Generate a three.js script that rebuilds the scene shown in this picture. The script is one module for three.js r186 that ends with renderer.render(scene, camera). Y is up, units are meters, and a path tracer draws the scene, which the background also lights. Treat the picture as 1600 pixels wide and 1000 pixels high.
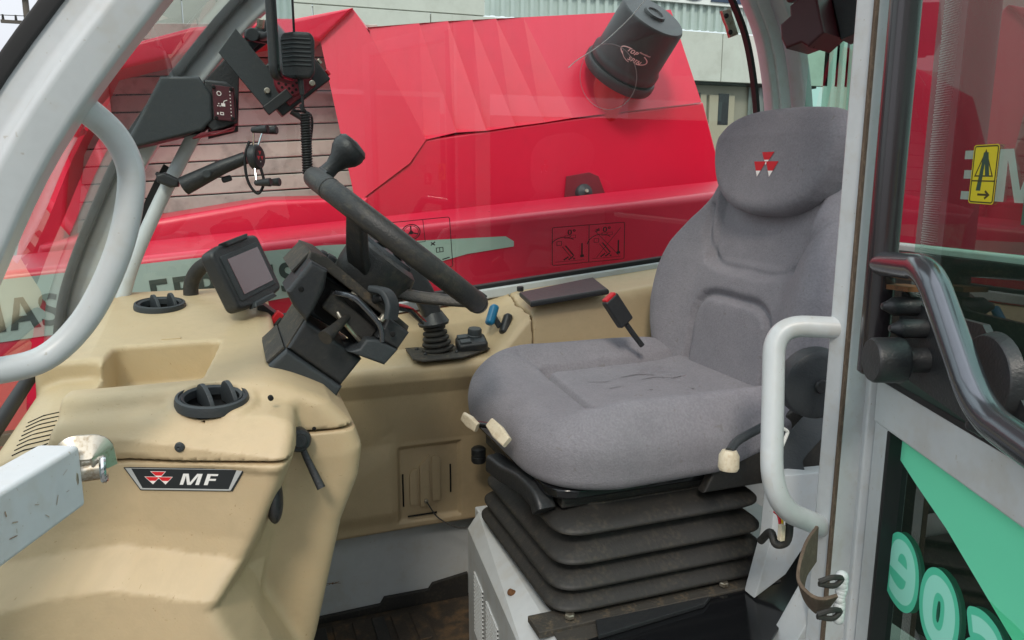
import * as THREE from 'three';
import { mergeGeometries } from 'three/addons/utils/BufferGeometryUtils.js';
import { RoundedBoxGeometry } from 'three/addons/geometries/RoundedBoxGeometry.js';
import { TextGeometry } from 'three/addons/geometries/TextGeometry.js';
import { FontLoader } from 'three/addons/loaders/FontLoader.js';
import { ConvexGeometry } from 'three/addons/geometries/ConvexGeometry.js';

// ---------------------------------------------------------------- camera, sky, sun, exposure
const scene = new THREE.Scene();
const camera = new THREE.PerspectiveCamera(45.24, 1.6, 0.05, 400);
camera.position.set(0, 1.05, 0);
{
  const yaw = THREE.MathUtils.degToRad(20), pitch = THREE.MathUtils.degToRad(11);
  camera.lookAt(Math.sin(yaw) * Math.cos(pitch), 1.05 - Math.sin(pitch), -Math.cos(yaw) * Math.cos(pitch));
}
const renderer = new THREE.WebGLRenderer({ antialias: true });
renderer.toneMapping = THREE.LinearToneMapping;
renderer.toneMappingExposure = 1.12;
renderer.shadowMap.enabled = true;
{ // overcast sky: an even white cloud layer, a little brighter overhead, broken softly by noise
  const W = 256, H = 128, data = new Float32Array(W * H * 4);
  for (let j = 0; j < H; j++) for (let i = 0; i < W; i++) {
    const el = (j / (H - 1) - 0.5) * Math.PI, az = i / W * Math.PI * 2;
    const up = Math.max(0, Math.sin(el));
    const n = 0.5 + 0.25 * Math.sin(az * 3 + Math.sin(el * 9) * 1.4) * Math.sin(el * 11 + 1 + Math.cos(az * 2)) + 0.12 * Math.sin(az * 9 + el * 17);
    const v = (0.72 + 1.0 * up) * (0.74 + 0.5 * n);
    const k = (j * W + i) * 4;
    data[k] = v * 0.95; data[k + 1] = v * 0.99; data[k + 2] = v * 1.06; data[k + 3] = 1;
  }
  const sky = new THREE.DataTexture(data, W, H, THREE.RGBAFormat, THREE.FloatType);
  sky.mapping = THREE.EquirectangularReflectionMapping; sky.magFilter = THREE.LinearFilter; sky.minFilter = THREE.LinearFilter; sky.wrapS = THREE.RepeatWrapping; sky.needsUpdate = true;
  scene.background = sky; scene.environment = sky;
  scene.backgroundIntensity = 1.0; scene.environmentIntensity = 1.0;
}
const sun = new THREE.DirectionalLight(0xfff4e6, 1.5);
sun.position.set(-2.2, 6.5, 4.0); sun.target.position.set(0.4, 0.6, -1.3);
sun.castShadow = true; sun.shadow.radius = 22; sun.shadow.mapSize.set(2048, 2048);
Object.assign(sun.shadow.camera, { left: -6, right: 6, top: 6, bottom: -6, near: 0.5, far: 40 });
scene.add(sun, sun.target);

// ---------------------------------------------------------------- helpers
const V = (a) => new THREE.Vector3(a[0], a[1], a[2]);
const add = (a, b, k = 1) => [a[0] + b[0] * k, a[1] + b[1] * k, a[2] + b[2] * k];
const sub = (a, b) => [a[0] - b[0], a[1] - b[1], a[2] - b[2]];
const lerp3 = (a, b, t) => [a[0] + (b[0] - a[0]) * t, a[1] + (b[1] - a[1]) * t, a[2] + (b[2] - a[2]) * t];
const norm = (a) => { const l = Math.hypot(...a) || 1; return [a[0] / l, a[1] / l, a[2] / l]; };
const cross = (a, b) => [a[1] * b[2] - a[2] * b[1], a[2] * b[0] - a[0] * b[2], a[0] * b[1] - a[1] * b[0]];
let seed = 7; const rnd = () => { seed = (seed * 1664525 + 1013904223) >>> 0; return seed / 4294967296; };
const hash = (x, y, s) => { let h = (x * 374761393 + y * 668265263 + s * 1442695041) | 0; h = Math.imul(h ^ (h >>> 13), 1274126177); return ((h ^ (h >>> 16)) >>> 0) / 4294967296; };
function vnoise(x, y, per, s) {
  const xi = Math.floor(x), yi = Math.floor(y); let fx = x - xi, fy = y - yi;
  fx = fx * fx * (3 - 2 * fx); fy = fy * fy * (3 - 2 * fy);
  const w = (v) => ((v % per) + per) % per;
  const a = hash(w(xi), w(yi), s), b = hash(w(xi + 1), w(yi), s), c = hash(w(xi), w(yi + 1), s), d = hash(w(xi + 1), w(yi + 1), s);
  return a + (b - a) * fx + (c - a) * fy + (a - b - c + d) * fx * fy;
}
function fbm(u, v, per, s, oct = 4) { let a = 0.5, r = 0, t = 0, p = per; for (let o = 0; o < oct; o++) { r += a * vnoise(u * p, v * p, p, s + o); t += a; a *= 0.55; p *= 2; } return r / t; }
function tex(size, metres, fn, srgb) {
  const d = new Uint8Array(size * size * 4);
  for (let j = 0; j < size; j++) for (let i = 0; i < size; i++) {
    const c = fn(i / size, j / size), k = (j * size + i) * 4;
    for (let q = 0; q < 3; q++) d[k + q] = Math.max(0, Math.min(255, Math.round(255 * (c.length ? c[q] : c))));
    d[k + 3] = 255;
  }
  const t = new THREE.DataTexture(d, size, size, THREE.RGBAFormat);
  t.wrapS = t.wrapT = THREE.RepeatWrapping; t.magFilter = THREE.LinearFilter; t.minFilter = THREE.LinearMipmapLinearFilter; t.generateMipmaps = true;
  if (srgb) t.colorSpace = THREE.SRGBColorSpace;
  t.repeat.set(1 / metres, 1 / metres); t.needsUpdate = true;
  return t;
}
const mixc = (a, b, t) => [a[0] + (b[0] - a[0]) * t, a[1] + (b[1] - a[1]) * t, a[2] + (b[2] - a[2]) * t];
const hex = (h) => [(h >> 16 & 255) / 255, (h >> 8 & 255) / 255, (h & 255) / 255];
const step = (a, b, x) => { const t = Math.min(1, Math.max(0, (x - a) / (b - a))); return t * t * (3 - 2 * t); };

// every geometry is given in world metres; uv follow the faces in metres
function boxUV(g0) {
  const g = g0.index ? g0.toNonIndexed() : g0, p = g.attributes.position, uv = new Float32Array(p.count * 2);
  if (!g.attributes.normal) g.computeVertexNormals();
  const a = new THREE.Vector3(), b = new THREE.Vector3(), c = new THREE.Vector3();
  for (let i = 0; i < p.count; i += 3) {
    a.fromBufferAttribute(p, i); b.fromBufferAttribute(p, i + 1); c.fromBufferAttribute(p, i + 2);
    const n = b.clone().sub(a).cross(c.clone().sub(a)), ax = Math.abs(n.x), ay = Math.abs(n.y), az = Math.abs(n.z);
    for (let q = 0; q < 3; q++) {
      const x = p.getX(i + q), y = p.getY(i + q), z = p.getZ(i + q);
      const [u, v] = ax >= ay && ax >= az ? [z + 0.37, y + x * 0.3] : ay >= az ? [x, z + 0.21] : [x + 0.11, y];
      uv[(i + q) * 2] = u; uv[(i + q) * 2 + 1] = v;
    }
  }
  g.setAttribute('uv', new THREE.BufferAttribute(uv, 2));
  for (const k of Object.keys(g.attributes)) if (!['position', 'normal', 'uv'].includes(k)) g.deleteAttribute(k);
  return g;
}
function mapUV(g, f) { const p = g.attributes.position, uv = new Float32Array(p.count * 2); for (let i = 0; i < p.count; i++) uv.set(f(p.getX(i), p.getY(i), p.getZ(i)), i * 2); g.setAttribute('uv', new THREE.BufferAttribute(uv, 2)); return g; }  // one continuous unwrapping, in metres
const merge = (list) => mergeGeometries(list.map((g) => { const h = g.index ? g.toNonIndexed() : g; for (const k of Object.keys(h.attributes)) if (!['position', 'normal'].includes(k)) h.deleteAttribute(k); return h; }));
const bases = new Map(), taken = {};
const baseOf = (o) => (o ? bases.get(o) : null) || [0, 0, 0];
function numbered(n) { if (!(n in taken)) { taken[n] = 0; return n; } taken[n]++; return n + '_' + String(taken[n]).padStart(3, '0'); }
function thing(name, label, category, base = [0, 0, 0], group) {
  const o = new THREE.Group(); o.name = numbered(name); o.position.set(...base); scene.add(o);
  o.userData = { label, category }; if (group) o.userData.group = group;
  bases.set(o, base); return o;
}
function mesh(name, geo, m, parent, keepUV = false) {
  const g = keepUV === true ? geo : typeof keepUV === 'function' ? mapUV(geo, keepUV) : boxUV(geo), b = baseOf(parent);
  g.translate(-b[0], -b[1], -b[2]);
  const o = new THREE.Mesh(g, m); o.name = name; o.castShadow = o.receiveShadow = true;
  bases.set(o, b); parent.add(o); return o;
}
function single(name, geo, m, label, category, group) {  // a thing that is one mesh, its origin at its base
  const g = boxUV(geo); g.computeBoundingBox(); const q = g.boundingBox, b = [(q.min.x + q.max.x) / 2, q.min.y, (q.min.z + q.max.z) / 2];
  g.translate(-b[0], -b[1], -b[2]);
  const o = new THREE.Mesh(g, m); o.name = numbered(name); o.position.set(...b); o.castShadow = o.receiveShadow = true; scene.add(o);
  o.userData = { label, category }; if (group) o.userData.group = group;
  bases.set(o, b); return o;
}
function struct(name, geo, m, label) { const o = single(name, geo, m, label, undefined); o.userData = { kind: 'structure', label }; return o; }

// frames and solids
function basisGeo(g, o, ex, ey, ez) { const m = new THREE.Matrix4().makeBasis(V(ex), V(ey), V(ez)); m.setPosition(...o); return g.applyMatrix4(m); }
function prism(pts, vec, bevel = 0.002, seg = 2) {  // planar polygon in space, pushed along vec
  const n = norm(vec), len = Math.hypot(...vec);
  let ex = norm(sub(pts[1], pts[0])); ex = norm(add(ex, n, -(ex[0] * n[0] + ex[1] * n[1] + ex[2] * n[2])));
  const ey = cross(n, ex), o = pts[0];
  const uv = pts.map((p) => { const d = sub(p, o); return new THREE.Vector2(d[0] * ex[0] + d[1] * ex[1] + d[2] * ex[2], d[0] * ey[0] + d[1] * ey[1] + d[2] * ey[2]); });
  const b = Math.min(bevel, len * 0.45), m = uv.length;
  const ccw = THREE.ShapeUtils.area(uv) > 0; if (!ccw) uv.reverse();
  const inset = (k) => uv.map((q, i) => {  // every edge moved inwards by k
    const A = uv[(i + m - 1) % m], B = uv[(i + 1) % m];
    let ax = q.x - A.x, ay = q.y - A.y, bx = B.x - q.x, by = B.y - q.y; const la = Math.hypot(ax, ay) || 1, lb = Math.hypot(bx, by) || 1; ax /= la; ay /= la; bx /= lb; by /= lb;
    const nx = -ay - by, ny = ax + bx, l2 = nx * nx + ny * ny || 1, s = Math.min(2 / l2, 3) * k; return [q.x + nx * s, q.y + ny * s];
  });
  const W = ([u, v], h) => add(add(add(o, ex, u), ey, v), n, h), rings = [];
  if (b > 0) for (let i = 0; i <= seg; i++) { const t = i / seg * Math.PI / 2; rings.push(inset(b * (1 - Math.sin(t))).map((q) => W(q, b * (1 - Math.cos(t))))); } else rings.push(inset(0).map((q) => W(q, 0)));
  if (b > 0) for (let i = seg; i >= 0; i--) { const t = i / seg * Math.PI / 2; rings.push(inset(b * (1 - Math.sin(t))).map((q) => W(q, len - b * (1 - Math.cos(t))))); } else rings.push(inset(0).map((q) => W(q, len)));
  const pos = [];
  for (let i = 0; i + 1 < rings.length; i++) for (let j = 0; j < m; j++) { const k = (j + 1) % m; pos.push(...rings[i][j], ...rings[i][k], ...rings[i + 1][k], ...rings[i][j], ...rings[i + 1][k], ...rings[i + 1][j]); }
  const F = inset(b).map((q) => new THREE.Vector2(...q));
  for (const t of THREE.ShapeUtils.triangulateShape(F, [])) { pos.push(...rings[0][t[0]], ...rings[0][t[2]], ...rings[0][t[1]]); const z = rings[rings.length - 1]; pos.push(...z[t[0]], ...z[t[1]], ...z[t[2]]); }
  const g = new THREE.BufferGeometry(); g.setAttribute('position', new THREE.Float32BufferAttribute(pos, 3));
  return creased(g, 0.62);
}
function rounded2D(pts, r, seg = 5) {  // rounds the corners of a polygon given as [x, y]
  const out = []; const n = pts.length;
  for (let i = 0; i < n; i++) {
    const p = pts[i], a = pts[(i + n - 1) % n], b = pts[(i + 1) % n];
    const la = Math.hypot(a[0] - p[0], a[1] - p[1]), lb = Math.hypot(b[0] - p[0], b[1] - p[1]), rr = Math.min(r, la * 0.45, lb * 0.45);
    const A = [p[0] + (a[0] - p[0]) / la * rr, p[1] + (a[1] - p[1]) / la * rr], B = [p[0] + (b[0] - p[0]) / lb * rr, p[1] + (b[1] - p[1]) / lb * rr];
    for (let k = 0; k <= seg; k++) { const t = k / seg, s = 1 - t; out.push([s * s * A[0] + 2 * s * t * p[0] + t * t * B[0], s * s * A[1] + 2 * s * t * p[1] + t * t * B[1]]); }
  }
  return out;
}
function rbox(c, size, r = 0.003, ex = [1, 0, 0], ey = [0, 1, 0], seg = 2) {
  const ez = cross(ex, ey);
  return basisGeo(new RoundedBoxGeometry(size[0], size[1], size[2], seg, Math.min(r, Math.min(...size) * 0.49)), c, ex, ey, ez);
}
function frameFor(dir) { const d = norm(dir), h = Math.abs(d[1]) > 0.9 ? [1, 0, 0] : [0, 1, 0]; const ex = norm(cross(h, d)), ey = cross(d, ex); return [ex, ey, d]; }
function cyl(p0, p1, r0, r1 = r0, rad = 20, bev = 0.0015) {
  const d = sub(p1, p0), L = Math.hypot(...d), b = Math.min(bev, L * 0.3, Math.min(r0, r1) * 0.5);
  return lathe([[0, 0], [r0 - b, 0], [r0, b], [r1, L - b], [r1 - b, L], [0, L]], p0, d, rad);
}
function lathe(prof, p0, dir, rad = 28) {
  const g = new THREE.LatheGeometry(prof.map(([r, y]) => new THREE.Vector2(Math.max(r, 1e-5), y)), rad);
  const out = []; // duplicate rows at hard corners are not needed; recompute creased normals by splitting
  const h = g.toNonIndexed(); h.computeVertexNormals(); creased(h, 0.7);
  const [ex, ey, ez] = frameFor(dir);
  return basisGeo(h, p0, ex, ez, cross(ex, ez));
}
function creased(g, angle) {  // smooth normals except across edges sharper than angle (radians); g non-indexed
  const p = g.attributes.position, n = new Float32Array(p.count * 3), map = new Map(), fn = [];
  const a = new THREE.Vector3(), b = new THREE.Vector3(), c = new THREE.Vector3();
  for (let i = 0; i < p.count; i += 3) {
    a.fromBufferAttribute(p, i); b.fromBufferAttribute(p, i + 1); c.fromBufferAttribute(p, i + 2);
    const f = b.clone().sub(a).cross(c.clone().sub(a)); const ar = f.length(); f.normalize(); fn.push([f.x, f.y, f.z, ar]);
    for (let q = 0; q < 3; q++) { const k = `${Math.round(p.getX(i + q) * 2e5)},${Math.round(p.getY(i + q) * 2e5)},${Math.round(p.getZ(i + q) * 2e5)}`; if (!map.has(k)) map.set(k, []); map.get(k).push(i + q); }
  }
  const cs = Math.cos(angle);
  for (const list of map.values()) for (const v of list) {
    const f = fn[v / 3 | 0]; let s = [0, 0, 0];
    for (const w of list) { const h = fn[w / 3 | 0]; if (f[0] * h[0] + f[1] * h[1] + f[2] * h[2] > cs || w === v) s = add(s, h, h[3] + 1e-12); }
    s = norm(s); n[v * 3] = s[0]; n[v * 3 + 1] = s[1]; n[v * 3 + 2] = s[2];
  }
  g.setAttribute('normal', new THREE.BufferAttribute(n, 3)); return g;
}
function fillet(pts, r, seg = 7) {
  const out = [pts[0]];
  for (let i = 1; i < pts.length - 1; i++) {
    const p = pts[i], la = Math.hypot(...sub(pts[i - 1], p)), lb = Math.hypot(...sub(pts[i + 1], p)), rr = Math.min(r, la * 0.48, lb * 0.48);
    const A = add(p, norm(sub(pts[i - 1], p)), rr), B = add(p, norm(sub(pts[i + 1], p)), rr);
    for (let k = 0; k <= seg; k++) { const t = k / seg; out.push(add(add(add([0, 0, 0], A, (1 - t) ** 2), p, 2 * t * (1 - t)), B, t * t)); }
  }
  out.push(pts[pts.length - 1]); return out;
}
const smooth = (pts, n = 40) => new THREE.CatmullRomCurve3(pts.map(V), false, 'centripetal').getPoints(n).map((p) => [p.x, p.y, p.z]);
const circ = (r, n = 16, ry = r) => Array.from({ length: n }, (_, i) => [Math.cos(i / n * Math.PI * 2) * r, Math.sin(i / n * Math.PI * 2) * ry]);
function sweep(prof, path, hint = [0, 1, 0], { closed = false, scale, caps = true, crease = 0.6 } = {}) {
  const n = path.length, m = prof.length, P = []; let ex = null;
  for (let i = 0; i < n; i++) {
    const a = path[closed ? (i + n - 1) % n : Math.max(0, i - 1)], b = path[closed ? (i + 1) % n : Math.min(n - 1, i + 1)], d = norm(sub(b, a));
    const ref = ex || hint; const k = ref[0] * d[0] + ref[1] * d[1] + ref[2] * d[2];
    ex = norm(add(ref, d, -k)); const ey = cross(d, ex), s = scale ? scale(i / (n - 1)) : 1;
    const sx = s.length ? s[0] : s, sy = s.length ? s[1] : s;
    P.push(prof.map(([u, v]) => add(add(path[i], ex, u * sx), ey, v * sy)));
  }
  const pos = []; const quad = (a, b, c, d) => pos.push(...a, ...b, ...c, ...a, ...c, ...d);
  for (let i = 0; i < (closed ? n : n - 1); i++) for (let j = 0; j < m; j++) { const q = P[(i + 1) % n]; quad(P[i][j], P[i][(j + 1) % m], q[(j + 1) % m], q[j]); }
  if (caps && !closed) for (const [ring, flip] of [[P[0], 1], [P[n - 1], 0]]) {
    const tri = THREE.ShapeUtils.triangulateShape(prof.map(([u, v]) => new THREE.Vector2(u, v)), []);
    for (const t of tri) { const q = flip ? [t[0], t[2], t[1]] : t; pos.push(...ring[q[0]], ...ring[q[1]], ...ring[q[2]]); }
  }
  const g = new THREE.BufferGeometry(); g.setAttribute('position', new THREE.Float32BufferAttribute(pos, 3));
  return creased(g, crease);
}
const tube = (pts, r, opt = {}) => sweep(circ(r, opt.n || 16), pts, opt.hint || [0.13, 0.7, 0.7], opt);
function sphere(c, r, w = 20, h = 14) { const g = new THREE.SphereGeometry(r, w, h); g.translate(...c); return g; }

// signed distance modelling, meshed with surface nets and snapped to the surface
const smax = (a, b, k) => { const h = Math.max(k - Math.abs(a - b), 0) / k; return Math.max(a, b) + h * h * k * 0.25; };
const smin = (a, b, k) => -smax(-a, -b, k);
const sdBox = (x, y, z, a, b, c, r) => { const qx = Math.abs(x) - a + r, qy = Math.abs(y) - b + r, qz = Math.abs(z) - c + r; return Math.hypot(Math.max(qx, 0), Math.max(qy, 0), Math.max(qz, 0)) + Math.min(Math.max(qx, qy, qz), 0) - r; };
const segD = (x, y, a, b) => { const dx = b[0] - a[0], dy = b[1] - a[1], t = Math.min(1, Math.max(0, ((x - a[0]) * dx + (y - a[1]) * dy) / (dx * dx + dy * dy))); return Math.hypot(x - a[0] - dx * t, y - a[1] - dy * t); };
const polyD = (x, y, pts) => { let d = 1e9; for (let i = 0; i + 1 < pts.length; i++) d = Math.min(d, segD(x, y, pts[i], pts[i + 1])); return d; };
const interp = (tab, x) => { if (x <= tab[0][0]) return tab[0][1]; for (let i = 1; i < tab.length; i++) if (x <= tab[i][0]) { const t = (x - tab[i - 1][0]) / (tab[i][0] - tab[i - 1][0]); return tab[i - 1][1] + (tab[i][1] - tab[i - 1][1]) * t; } return tab[tab.length - 1][1]; };
const polySD = (x, y, pts) => { let d = 1e9, s = 1; for (let i = 0, j = pts.length - 1; i < pts.length; j = i++) { const a = pts[i], b = pts[j]; d = Math.min(d, segD(x, y, a, b)); if ((a[1] > y) !== (b[1] > y) && x < (b[0] - a[0]) * (y - a[1]) / (b[1] - a[1]) + a[0]) s = -s; } return s * d; };
const gradOf = (f, x, y, z, e) => norm([f(x + e, y, z) - f(x - e, y, z), f(x, y + e, z) - f(x, y - e, z), f(x, y, z + e) - f(x, y, z - e)]);
function nets(f, lo, hi, h) {
  const N = [0, 1, 2].map((i) => Math.ceil((hi[i] - lo[i]) / h) + 1), [nx, ny, nz] = N, F = new Float32Array(nx * ny * nz), id = (i, j, k) => (k * ny + j) * nx + i;
  for (let k = 0; k < nz; k++) for (let j = 0; j < ny; j++) for (let i = 0; i < nx; i++) F[id(i, j, k)] = f(lo[0] + i * h, lo[1] + j * h, lo[2] + k * h);
  const vert = new Int32Array(nx * ny * nz).fill(-1), P = [], idx = [];
  for (let k = 0; k < nz - 1; k++) for (let j = 0; j < ny - 1; j++) for (let i = 0; i < nx - 1; i++) {
    let inside = 0; for (let c = 0; c < 8; c++) if (F[id(i + (c & 1), j + (c >> 1 & 1), k + (c >> 2))] < 0) inside++;
    if (inside === 0 || inside === 8) continue;
    let sx = 0, sy = 0, sz = 0, n = 0;
    for (let c = 0; c < 8; c++) for (let a = 0; a < 3; a++) if (!(c >> a & 1)) {
      const e = c | (1 << a), fa = F[id(i + (c & 1), j + (c >> 1 & 1), k + (c >> 2))], fb = F[id(i + (e & 1), j + (e >> 1 & 1), k + (e >> 2))];
      if ((fa < 0) === (fb < 0)) continue;
      const t = fa / (fa - fb); n++;
      sx += (c & 1) + (a === 0 ? t : 0); sy += (c >> 1 & 1) + (a === 1 ? t : 0); sz += (c >> 2) + (a === 2 ? t : 0);
    }
    let p = [lo[0] + (i + sx / n) * h, lo[1] + (j + sy / n) * h, lo[2] + (k + sz / n) * h];
    for (let it = 0; it < 2; it++) { const g = gradOf(f, p[0], p[1], p[2], h * 0.3), d = Math.max(-h * 0.5, Math.min(h * 0.5, f(p[0], p[1], p[2]))); p = add(p, g, -d * 0.9); }
    vert[id(i, j, k)] = P.length; P.push(p);
  }
  const Q = (a, b, c, d, flip) => { if (a < 0 || b < 0 || c < 0 || d < 0) return; flip ? idx.push(a, c, b, a, d, c) : idx.push(a, b, c, a, c, d); };
  for (let k = 1; k < nz - 1; k++) for (let j = 1; j < ny - 1; j++) for (let i = 1; i < nx - 1; i++) {
    const s = F[id(i, j, k)] < 0;
    if (s !== (F[id(i + 1, j, k)] < 0)) Q(vert[id(i, j - 1, k - 1)], vert[id(i, j, k - 1)], vert[id(i, j, k)], vert[id(i, j - 1, k)], !s);
    if (s !== (F[id(i, j + 1, k)] < 0)) Q(vert[id(i - 1, j, k - 1)], vert[id(i - 1, j, k)], vert[id(i, j, k)], vert[id(i, j, k - 1)], !s);
    if (s !== (F[id(i, j, k + 1)] < 0)) Q(vert[id(i - 1, j - 1, k)], vert[id(i, j - 1, k)], vert[id(i, j, k)], vert[id(i - 1, j, k)], !s);
  }
  const pos = new Float32Array(P.length * 3), nor = new Float32Array(P.length * 3);
  P.forEach((p, q) => { pos.set(p, q * 3); nor.set(gradOf(f, p[0], p[1], p[2], h * 0.35), q * 3); });
  const g = new THREE.BufferGeometry(); g.setAttribute('position', new THREE.BufferAttribute(pos, 3)); g.setAttribute('normal', new THREE.BufferAttribute(nor, 3)); g.setIndex(idx);
  return g;
}
// printed film: a sheet of its own that lies on a surface (optionally shaped to it)
function canvasTex(w, h, draw, alphaless) {
  const c = document.createElement('canvas'); c.width = w; c.height = h; const x = c.getContext('2d'); draw(x, w, h);
  const t = new THREE.CanvasTexture(c); t.colorSpace = THREE.SRGBColorSpace; t.magFilter = THREE.LinearFilter; return t;
}
function sheet(c, ex, ey, w, h, nx = 1, ny = 1, snap) {
  const g = new THREE.PlaneGeometry(w, h, nx, ny), p = g.attributes.position; const n = cross(ex, ey);
  for (let i = 0; i < p.count; i++) {
    let q = add(add(c, ex, p.getX(i)), ey, p.getY(i));
    if (snap) for (let it = 0; it < 6; it++) { const gr = gradOf(snap, q[0], q[1], q[2], 0.002); const d = snap(q[0], q[1], q[2]) - 0.0012; q = add(q, n, -d / Math.max(0.3, gr[0] * n[0] + gr[1] * n[1] + gr[2] * n[2])); }
    p.setXYZ(i, ...q);
  }
  g.computeVertexNormals(); return g;
}
const decal = (t, o = {}) => new THREE.MeshStandardMaterial({ map: t, transparent: true, alphaTest: 0.4, roughness: 0.55, side: THREE.DoubleSide, ...o });

// ---------------------------------------------------------------- materials
const grain = tex(512, 0.16, (u, v) => 0.5 + 0.5 * (fbm(u, v, 64, 3, 3) - 0.5) * 2);
const leather = tex(512, 0.12, (u, v) => { const a = fbm(u, v, 40, 9, 3); return 0.3 + 0.7 * Math.min(1, Math.abs(a - 0.5) * 6); });
const weave = tex(512, 0.11, (u, v) => 0.5 + 0.9 * (fbm(u, v, 64, 21, 2) - 0.5));
const wave = tex(256, 0.5, (u, v) => fbm(u, v, 6, 33, 4));
const dirty = (base, dirt, amount, size, s, fleck = 0) => tex(512, size, (u, v) => {
  const a = fbm(u, v, 6, s, 5), b = fbm(u, v, 26, s + 40, 4), c = vnoise(u * 120, v * 120, 120, s + 70);
  let k = hex(base); const m = step(0.45, 0.80, a * 0.5 + b * 0.5) * amount;
  k = mixc(k, hex(dirt), m); const t = 0.97 + 0.06 * b; k = [k[0] * t, k[1] * t, k[2] * t];
  if (fleck && c > 0.965 && b > 0.5) k = mixc(k, hex(dirt), fleck);
  return k;
}, true);
const M = {};
const std = (o) => new THREE.MeshStandardMaterial(o);
M.beige = std({ map: dirty(0xbfaa87, 0x9a7f5a, 0.13, 0.3, 11, 0.75), roughness: 0.48, bumpMap: grain, bumpScale: 0.00016 });
M.beigeLow = M.beige;
M.grey = std({ map: dirty(0xc2c7c8, 0xa29d92, 0.35, 0.45, 19, 0.6), roughness: 0.36, bumpMap: wave, bumpScale: 0.0004 });
M.greyOld = std({ map: dirty(0xc6cbcc, 0x9f988a, 0.3, 0.35, 23, 0.8), roughness: 0.45, bumpMap: wave, bumpScale: 0.0008 });
M.greyPost = M.grey;
M.greyFar = M.grey;
M.fabric = new THREE.MeshPhysicalMaterial({ map: tex(512, 0.5, (u, v) => { const a = fbm(u, v, 16, 51, 5), b = vnoise(u * 250, v * 250, 250, 52), e = vnoise(u * 70, v * 70, 70, 53); let k = mixc(hex(0x76747a), hex(0x8b898e), a * 0.5 + b * 0.6); if (e > 0.93 && a > 0.5) k = mixc(k, hex(0x6a6560), 0.35); return k; }, true), roughness: 0.95, bumpMap: weave, bumpScale: 0.0007, sheen: 0.2, sheenRoughness: 0.6, sheenColor: new THREE.Color(0.6, 0.6, 0.62) });
M.fabricDark = new THREE.MeshPhysicalMaterial({ map: tex(512, 0.5, (u, v) => { const a = fbm(u, v, 7, 61, 5), b = vnoise(u * 240, v * 240, 240, 62); return mixc(hex(0x6d6c6f), hex(0x7c7b7e), a * 0.8 + b * 0.35); }, true), roughness: 0.95, bumpMap: weave, bumpScale: 0.0009, sheen: 0.2, sheenRoughness: 0.6 });
M.black = std({ map: dirty(0x282a2c, 0x3d3a35, 0.4, 0.12, 71, 0.7), roughness: 0.45, bumpMap: grain, bumpScale: 0.0004 });
M.blackDusty = std({ map: dirty(0x3b3833, 0x6b5d48, 0.8, 0.1, 77, 0.7), roughness: 0.75, bumpMap: grain, bumpScale: 0.0005 });
M.slate = std({ map: dirty(0x32373a, 0x43423e, 0.3, 0.15, 79), roughness: 0.55, bumpMap: grain, bumpScale: 0.0003 });
M.rubber = std({ map: dirty(0x2b2a28, 0x51493b, 0.5, 0.14, 83, 0.6), roughness: 0.6, bumpMap: grain, bumpScale: 0.0004 });
M.wheel = std({ map: dirty(0x2e2e2d, 0x5a5140, 0.55, 0.2, 87, 0.4), roughness: 0.48, bumpMap: leather, bumpScale: 0.0003 });
M.gloss = std({ color: 0x17181a, roughness: 0.12 });
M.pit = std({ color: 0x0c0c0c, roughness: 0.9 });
M.red = new THREE.MeshPhysicalMaterial({ map: dirty(0xd6123c, 0xc01034, 0.3, 1.2, 91), roughness: 0.42, clearcoat: 0.3, clearcoatRoughness: 0.25 });
M.redPlastic = std({ color: 0xc01a26, roughness: 0.45 });
M.redDull = std({ map: dirty(0x7a2430, 0x5c1c26, 0.4, 0.2, 93), roughness: 0.5 });
M.wine = std({ color: 0x4a1c24, roughness: 0.4 });
M.steel = std({ map: dirty(0xb9b3a4, 0x6d5b42, 0.6, 0.06, 95, 0.8), metalness: 0.85, roughness: 0.32 });
M.chrome = std({ color: 0xd0d2d4, metalness: 1, roughness: 0.15 });
M.gun = new THREE.MeshPhysicalMaterial({ map: dirty(0x5c6066, 0x4b4e53, 0.4, 0.3, 97), metalness: 0.75, roughness: 0.22, clearcoat: 0.6, clearcoatRoughness: 0.12 });
M.blackTube = new THREE.MeshPhysicalMaterial({ color: 0x2a2629, roughness: 0.25, clearcoat: 0.6, clearcoatRoughness: 0.15 });
M.seal = std({ color: 0x151617, roughness: 0.55 });
M.cream = std({ map: dirty(0xd8cdb4, 0xa99676, 0.5, 0.08, 99, 0.6), roughness: 0.55 });
M.rust = std({ map: dirty(0x6e4a2c, 0x3c2c20, 0.7, 0.1, 101, 0.5), roughness: 0.9 });
M.floor = std({ map: dirty(0x3a332b, 0x6b5338, 0.9, 0.5, 105, 0.8), roughness: 0.85, bumpMap: grain, bumpScale: 0.001 });
M.strap = std({ map: dirty(0x5a4c3f, 0x7a6a58, 0.6, 0.12, 107), roughness: 0.8, bumpMap: leather, bumpScale: 0.0006 });
M.glass = new THREE.MeshPhysicalMaterial({ color: 0xeef8f4, transmission: 1, thickness: 0, roughness: 0.0, ior: 1.52 });
M.tint = new THREE.MeshPhysicalMaterial({ color: 0xb0dccb, transmission: 1, thickness: 0, roughness: 0.0, ior: 1.75 });
M.mirror = std({ color: 0xe8ecee, metalness: 1, roughness: 0.03 });
M.screen = new THREE.MeshPhysicalMaterial({ color: 0x6d5358, roughness: 0.25, clearcoat: 1, clearcoatRoughness: 0.08 });
M.orange = std({ color: 0xd9702c, roughness: 0.5 });
M.blue = std({ color: 0x0f6a92, roughness: 0.4 });
M.white = std({ color: 0xe9e9e6, roughness: 0.5 });
M.concrete = std({ map: dirty(0xc4c6bd, 0xa9aaa0, 0.5, 4, 111, 0.2), roughness: 0.9 });
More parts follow.
